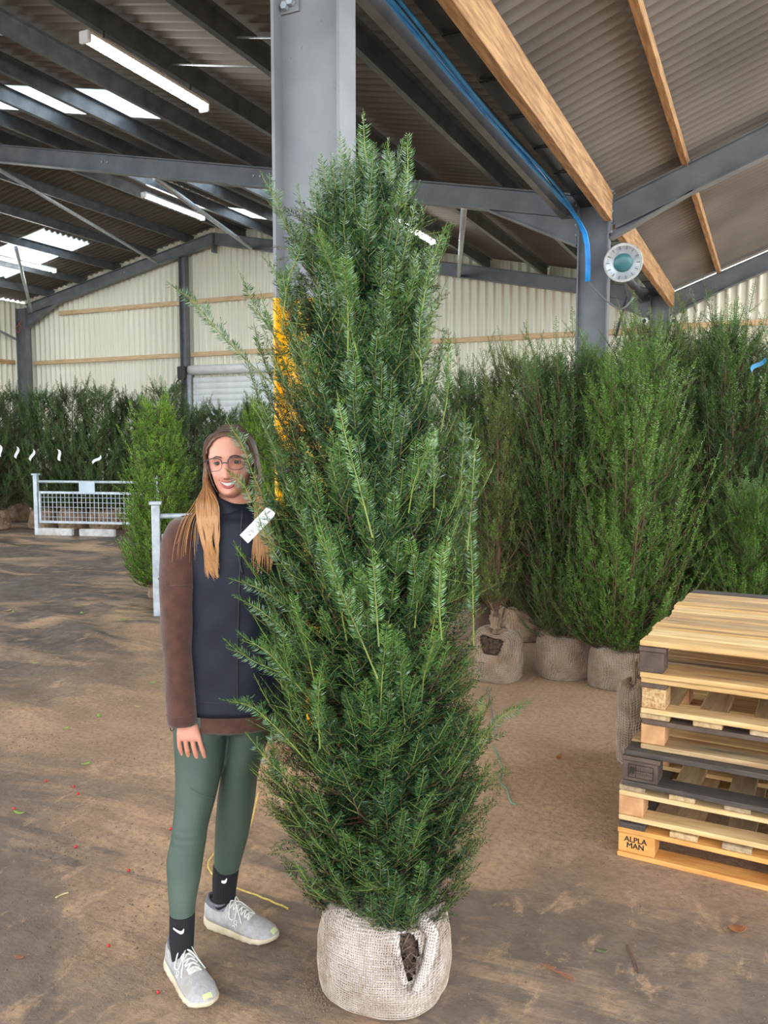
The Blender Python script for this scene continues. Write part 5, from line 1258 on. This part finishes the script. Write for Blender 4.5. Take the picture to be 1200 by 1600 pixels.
hairo = mk('hair', hw(cv), Fh, M['hair'], woman, True, attr=np.clip(.12 + hr.normal(0, .05, len(cv)), 0, 1)); hairo['label'] = 'long straight hair, brown at the roots and blond below'
hairo.modifiers.new('thickness', 'SOLIDIFY').thickness = .003
sv, sf, sa = [], [], []; nn = 0
def strand(P, r0, shade, sides=4):
    global nn
    m = len(P); V, F = tubevf(P, np.interp(np.linspace(0, 1, m), [0, .08, .7, 1], [r0 * .6, r0, r0 * .9, r0 * .2]), sides, False)
    sv.append(V); sf.extend([tuple(i + nn for i in f) for f in F]); nn += len(V)
    z = V[:, 2]; sa.append(np.clip(shade + np.interp(z, [1.28, 1.42, 1.55, 1.68], [.75, .72, .38, .06]), 0, 1))
for k in range(640):
    sx = -1 if hr.random() < .6 else 1
    y0 = hr.uniform(-.075, .058); x0 = .012 + hr.normal(0, .003); z0 = np.interp(y0, [-.09, -.05, 0, .04, .06], [.07, .1, .113, .103, .092]) + .009
    a = hr.random(); front = np.clip((y0 + .075) / .133, 0, 1)
    o_ = hr.uniform(.0, .009)
    s1 = np.array([x0 + sx * .022, y0, z0 + .001]); s2 = np.array([sx * (.053 + o_) + .002, y0 * .92 + .002, .080 + o_]); s3 = np.array([sx * (.074 + o_), y0 * .75 - .004, .040]); s4 = np.array([sx * (.0785 + o_), y0 * .55 - .012 + .0 * front, -.005]); s5 = np.array([sx * (.079 + o_ * 1.6), y0 * .5 - .008 + .012 * front, -.055])
    pts = [hw(np.array([x0, y0, z0])), hw(s1), hw(s2), hw(s3), hw(s4), hw(s5)]
    if sx < 0:
        if front > .25:                                   # falls over the front of the vest
            q = hr.random(); cl = int(q * 5); ex = 318 + 4.4 * cl + hr.normal(0, 1.3); wv = cl * 1.7; le = hr.random() ** .7
            pts += [PF(309 + 30 * q + hr.normal(0, 1.5), 785, 2.53 - .02 * front), PF(309 + 32 * q + hr.normal(0, 1), 812, 2.505), PF(313 + 27 * q + 3 * math.sin(wv) + hr.normal(0, 1), 836 + 4 * le, 2.492 - .006 * (cl % 2)), PF(ex + 4 * math.sin(wv + 1), 850 + 18 * le, 2.489), PF(ex + 2 + 3 * math.sin(wv + 2.2), 862 + 30 * le, 2.487), PF(ex + 6 + 4 * math.sin(wv + 3.4), 868 + 40 * le * (1 - .5 * abs(q - .5)), 2.486)]
        else:
            q = hr.random(); pts += [PF(300 + 22 * q, 790, 2.58), PF(282 + 30 * q, 815, 2.53 + .02 * (1 - q)), PF(270 + 40 * q, 840 + 12 * hr.random(), 2.505), PF(266 + 44 * q, 850 + 30 * hr.random(), 2.497)] if hr.random() < .16 else [PF(312 + 22 * q, 790, 2.64), PF(312 + 30 * q, 815, 2.74), PF(315 + 30 * q, 850, 2.755), PF(318 + 30 * q, 880, 2.76)]
    else:
        q = hr.random()
        if front > .3: pts += [PF(398 + 14 * q, 785, 2.54), PF(398 + 24 * q, 815, 2.505), PF(396 + 32 * q, 845, 2.49), PF(394 + 36 * q + 2 * math.sin(9 * q), 858, 2.488), PF(393 + 34 * q + 4 * math.sin(11 * q), 864 + 34 * hr.random(), 2.486)]
        else: pts += [PF(395 + 14 * q, 790, 2.64), PF(390 + 30 * q, 820, 2.745), PF(390 + 34 * q, 860, 2.755)]
    strand(spline(pts, 30), hr.uniform(.0009, .0022), hr.normal(0, .09))
so_ = mk('strands', np.concatenate(sv), sf, M['hair'], hairo, True, attr=np.concatenate(sa)); so_['kind'] = 'stuff'

# ---- clothes
fold = lambda th, y: .012 * np.sin(3 * th + y * .05) * np.sin(y * .045) + .007 * np.sin(7 * th - y * .09)
V, F = loft_rows(vest_rows, 70, 72, 2.35, 0, False, fold); vest = mk('vest', V, F, M['vest'], woman, True); vest['label'] = 'navy sleeveless softshell vest'; vest.modifiers.new('thickness', 'SOLIDIFY').thickness = .006
n = 56; V = []; cc = PF(362, 800, FT - .005)
for r_, yb_, yf_, ys_ in ((38, 806, 812, 806), (36.5, 792, 803, 797), (34.5, 779, 793, 786), (33, 768, 784, 775), (31.5, 769, 784, 776)):
    for t in np.arange(n) * 2 * PI / n:
        s_ = math.sin(t); yy = ys_ + (yf_ - ys_) * max(0, s_) ** 1.5 + (yb_ - ys_) * max(0, -s_); yy += (3 + 9 * (r_ < 37) + 3 * (r_ < 33)) * .9 * math.cos(t); z = PF(362, yy, FT)[2]
        V.append(np.array([*(cc + RT * r_ / 1300 * FT * math.cos(t) - FH * (r_ * .92 / 1300 * FT) * s_)[:2], z]))
col = mk('collar', V, loftF(5, n, False), M['vest'], vest, True); col.modifiers.new('thickness', 'SOLIDIFY').thickness = .005
P = [surf(vest_rows, x, y, .005) for x, y in ((377, 822), (376, 860), (374, 920), (372, 980), (371, 1040), (371, 1100))]; P = [PF(378, 797, FT - .085)] + [PF(378, 806, FT - .092)] + P
MB().tube([V[j] + (V[j] - cc) * (.02, .02, 0) for j in list(range(n)) + [0]], .0022, 5, False).build('collar_seam', M['dark'], vest, True)
MB().tube(spline(P, 40), .0022, 6).build('zip', M['dark'], vest, True)
MB().tube(spline([surf(vest_rows, x, y, .005) for x, y in ((370, 858), (374, 875), (379, 897))], 12), .003, 6).build('pocket_zip', M['dark'], vest, True)
MB().tube(spline([surf(vest_rows, x, y, .003) for x, y in ((306, 990), (303, 1030), (303, 1070))], 12), .0014, 5).build('pocket_seam', M['dark'], vest, True)
MB().tube([ringpts(*rows_i(vest_rows, 70)[66], n=72, sq=2.35, grow=.001)[j] for j in list(range(72)) + [0]], .0016, 5, False).build('hem_seam', M['dark'], vest, True)
V, F = loft_rows(hem_rows, 14, 60, 2.3, -.001, False, lambda th, y: .006 * np.sin(5 * th)); fl2 = mk('fleece_top', V, F, M['fleece'], woman, True); fl2.modifiers.new('thickness', 'SOLIDIFY').thickness = .006; fl2['label'] = 'brown fleece hem below the vest'
sf_ = lambda th, y: .022 * np.sin(2 * th + y * .035) * np.sin(y * .05 + 1) + .012 * np.sin(5 * th + y * .07)
for rows in (sl_rows, sl2_rows):
    V, F = loft_rows(rows, 60, 48, 2.1, 0, False, sf_); s_ = mk('sleeve', V, F, M['fleece'], fl2, True); s_.modifiers.new('thickness', 'SOLIDIFY').thickness = .005
    MB().tube([ringpts(*rows_i(rows, 60)[56], n=48, sq=2.1, grow=.0005, wob=sf_)[j] for j in list(range(48)) + [0]], .0016, 5, False).build('cuff_seam', M['fleece'], fl2, True)
rr = rows_i(sl_rows, 60); P = []                          # dropped shoulder seam across the upper sleeve
for j in range(0, 48):
    th = j * 2 * PI / 48; yy = 908 + 6 * math.cos(th) ; k = np.argmin(np.abs(rr[:, 0] - yy)); P.append(ringpts(*rr[k], n=48, sq=2.1, grow=.0015, wob=sf_)[j])
MB().tube(P + P[:1], .0018, 5, False).build('shoulder_seam', M['fleece'], fl2, True)
lb = MB(); lb.add(*loft_rows(hip, 20, 48)); kn = lambda th, y: .014 * np.exp(-((y - 1300) / 22) ** 2) * np.sin(y * .5 + th)
lb.add(*loft_rows(leg1, 60, 48, 2.1, 0, True, kn)); lb.add(*loft_rows(leg2, 60, 48, 2.1, 0, True))
V, F = remesh(lb.verts(), lb.F, .0042, 6); lg_ = mk('leggings', V, F, M['legging'], woman, True); lg_['label'] = 'sage green leggings'
def seam(rows, pts, nm='seam'): MB().tube(spline([surf(rows, x, y, .0012, 2.1) for x, y in pts], 30), .0016, 5).build(nm, M['seam'], lg_, True)
seam(leg1, [(275, 1165), (278, 1195), (288, 1222), (305, 1238), (325, 1246), (335, 1247)])
seam(leg2, [(357, 1150), (353, 1190), (350, 1220), (347, 1260), (344, 1300), (344, 1350)]); seam(leg2, [(351, 1219), (370, 1218), (390, 1212)])
m_ = MB().tube(spline([PF(271, 1127, 2.50), PF(266, 1136, 2.495), PF(268, 1142, 2.495), PF(272, 1138, 2.495), PF(271, 1128, 2.50)], 16), .0016, 5); m_.build('drawcord_loop', M['dark'], lg_, True)
# ring on a finger
c0 = HP(294, 1175.5, 2.506); MB().tube([c0 + .0098 * (math.cos(t) * (RT * .95 + np.array([0, 0, .3])) - math.sin(t) * FH) for t in np.linspace(0, 2 * PI, 21)], .0012, 6).build('finger_ring', M['gold'], woman, True)

# ---- socks
sock1 = [(1426, 266.5, 303.5, 2.463, .082), (1445, 266, 303, 2.455, .080), (1465, 266, 302, 2.447, .080), (1485, 268, 301, 2.44, .072), (1508, 271, 299, 2.432, .062)]
sock2 = [(1349, 334.5, 374, 2.712, .094), (1370, 333, 371, 2.712, .086), (1392, 333, 368, 2.712, .078), (1412, 335, 367, 2.712, .066), (1432, 338, 364, 2.712, .058)]
for rows in (sock1, sock2):
    V, F = loft_rows(rows, 24, 120, 2.1, .0012, True, lambda th, y: .012 * np.sign(np.sin(th * 30)) * .6); sk = mk('sock', V, F, M['sock'], woman); sk['label'] = 'black ribbed sock with a small white curved mark'
    xc, yc = ((278, 1453) if rows is sock1 else (345, 1374))
    A_ = spline([(-11, -6, 0), (-6, -2.8, 0), (0, .8, 0), (4, 2.2, 0), (7, 1.2, 0), (9.5, -2, 0)], 16); B_ = spline([(-11, -5.4, 0), (-6, .3, 0), (0, 4.8, 0), (5, 7.2, 0), (9, 5.2, 0), (10.4, -1.4, 0)], 16)
    V = [surf(rows, xc + a_[0] * .95, yc + a_[1] * .95, .0042, 2.1) for a_ in A_] + [surf(rows, xc + a_[0] * .95, yc + a_[1] * .95, .0042, 2.1) for a_ in B_]
    mk('swoosh_mark', V, [(i, i + 1, 17 + i, 16 + i) for i in range(15)], M['logo'], sk)

# ---- running shoes
def shoe(heel, toe, label):
    h = gnd(*heel); t = gnd(*toe); d = t - h; L = .285; d /= np.linalg.norm(d); side = np.cross((0, 0, 1), d)
    Wd = lambda p: h - d * .012 + np.asarray(p)[..., 0:1] * d + np.asarray(p)[..., 1:2] * side + np.asarray(p)[..., 2:3] * np.array([0, 0, 1.0])
    xs = np.linspace(0, 1, 40)
    wd = lambda x: np.interp(x, [0, .03, .1, .25, .42, .6, .75, .88, .96, 1], [.012, .026, .036, .0375, .037, .045, .0485, .042, .027, .008])
    zb = lambda x: np.interp(x, [0, .06, .15, .7, .85, 1], [.012, .003, 0, 0, .005, .02])
    zs_ = lambda x: np.interp(x, [0, .2, .5, .75, .9, 1], [.045, .038, .032, .029, .031, .034])
    ce = lambda x: np.interp(x, [0, .4, .75, 1], [0, -.003, .002, .0])
    n = 20; V = []
    for x in xs:
        for t_ in np.arange(n) * 2 * PI / n:
            c, s_ = math.cos(t_), math.sin(t_); k = (abs(c) ** 4 + abs(s_) ** 4) ** -.25; rip = 1 + (.035 * math.sin(x * 62) if s_ < -.2 and abs(c) > .3 else 0)
            V.append((x * L, ce(x) + (wd(x) + .004) * k * c * rip, (zb(x) + zs_(x)) / 2 + (zs_(x) - zb(x)) / 2 * k * s_))
    sh = mk('shoe', Wd(np.array(V)), loftF(40, n), M['sole'], woman, True); sh['label'] = label; 
    ht = lambda x: np.interp(x, [0, .04, .12, .24, .36, .45, .6, .75, .9, 1], [.092, .104, .094, .086, .100, .094, .074, .060, .050, .034])
    m = 26; V = []
    for x in xs:
        for j in range(m):
            u = j / (m - 1) * PI; w_ = wd(x) * (1 if x > .3 else .97); z0 = zs_(x) - .006; hh = ht(x) - z0
            V.append((x * L + .0, ce(x) + w_ * math.cos(u) * (1 - .25 * max(0, math.sin(u)) ** 3 * (x < .5)), z0 + hh * math.sin(u) ** (.75 if x > .5 else .55)))
    F = [(i * m + j, i * m + j + 1, (i + 1) * m + j + 1, (i + 1) * m + j) for i in range(39) for j in range(m - 1) if not (.05 < xs[i] < .33 and 8 <= j <= 16)]
    upv = np.array(V); mid = [1 if xs[i] < .33 and 5 <= j <= 19 else 0 for i in range(39) for j in range(m - 1) if not (.05 < xs[i] < .33 and 8 <= j <= 16)]
    up_o = mk('upper', Wd(upv), F, [M['shoe'], M['shoe_dark']], sh, True, midx=mid); up_o.modifiers.new('thickness', 'SOLIDIFY').thickness = .004
    top = lambda x, y, o_=.003: Wd(np.array([x * L, ce(x) + y, zs_(x) - .006 + (ht(x) - zs_(x) + .006) * max(0, 1 - (y / wd(x)) ** 2) ** .4 + o_]))
    a = [Wd(np.array([(.19 + .15 * math.cos(t_)) * L, .027 * math.sin(t_), .098 + .008 * math.cos(t_ * 2) - .0])) for t_ in np.linspace(0, 2 * PI, 29)]
    MB().tube(a, .0062, 8, False).build('padded_collar', M['shoe_dark'], sh, True)
    tg = [top(x, y, .005 if abs(y) < .01 else .002) for x in np.linspace(.34, .62, 7) for y in (-.017, -.008, 0, .008, .017)]
    mk('tongue', tg, [(i * 5 + j, i * 5 + j + 1, i * 5 + 6 + j, i * 5 + 5 + j) for i in range(6) for j in range(4)], M['shoe'], sh, True)
    for k in range(5):
        x = .40 + .05 * k
        for s_ in (-1, 1): MB().tube(spline([top(x, s_ * .02, .003), top(x + .02, 0, .009), top(x + .045, -s_ * .02, .003)], 10), .0024, 6).build('lace', M['lace'], sh, True)
    for s_ in (-1, 1):
        MB().tube(spline([top(.42, 0, .012), top(.40, s_ * .016, .022) , top(.43, s_ * .036, .018), top(.50, s_ * .034, .006), top(.47, s_ * .014, .012), top(.42, 0, .013)], 26), .0022, 6).build('lace_bow', M['lace'], sh, True)
        MB().tube(spline([top(.42, 0, .012), top(.47, s_ * .012, .014), top(.56, s_ * .03, .006), top(.60, s_ * .038, .004)], 16), .0022, 6).build('lace_end', M['lace'], sh, True)
    V = [top(x, y, .0035) for x in (.60, .63, .66) for y in np.linspace(-.02, .02, 5)]; mk('lace_tab', V, [(i * 5 + j, i * 5 + j + 1, i * 5 + 6 + j, i * 5 + 5 + j) for i in range(2) for j in range(4)], M['lace'], sh)
    V = [top(x, y, .003) for x in (.93, .955, .98) for y in np.linspace(-.014, .014, 5)]; mk('toe_patch', V, [(i * 5 + j, i * 5 + j + 1, i * 5 + 6 + j, i * 5 + 5 + j) for i in range(2) for j in range(4)], M['lime'], sh)
    # little round mark with a bar on the side facing the camera
    sgn = 1 if side @ (-FH) > 0 else -1; lo = []
    sidept = lambda x, z: Wd(np.array([x * L, ce(x) + sgn * (wd(x) * max(.05, 1 - ((z - zs_(x) + .006) / (ht(x) - zs_(x) + .012)) ** 2.2) ** .5 + .004), z]))
    MB().tube([sidept(.52 + .020 * math.cos(t_), .061 + .0058 * math.sin(t_)) for t_ in np.linspace(0, 2 * PI, 17)], .001, 5, False).tube([sidept(.535, .056), sidept(.55, .052)], .001, 5).tube([sidept(.50 + .018 * math.cos(t_), .046 + .005 * math.sin(t_)) for t_ in np.linspace(0, PI, 9)], .001, 5).build('side_mark', M['logo'], sh)
    return sh
shoe((272, 1507), (322, 1575), 'pale grey running shoe with white laces, nearer foot'); shoe((328, 1443), (410, 1468), 'pale grey running shoe with cream laces, farther foot')
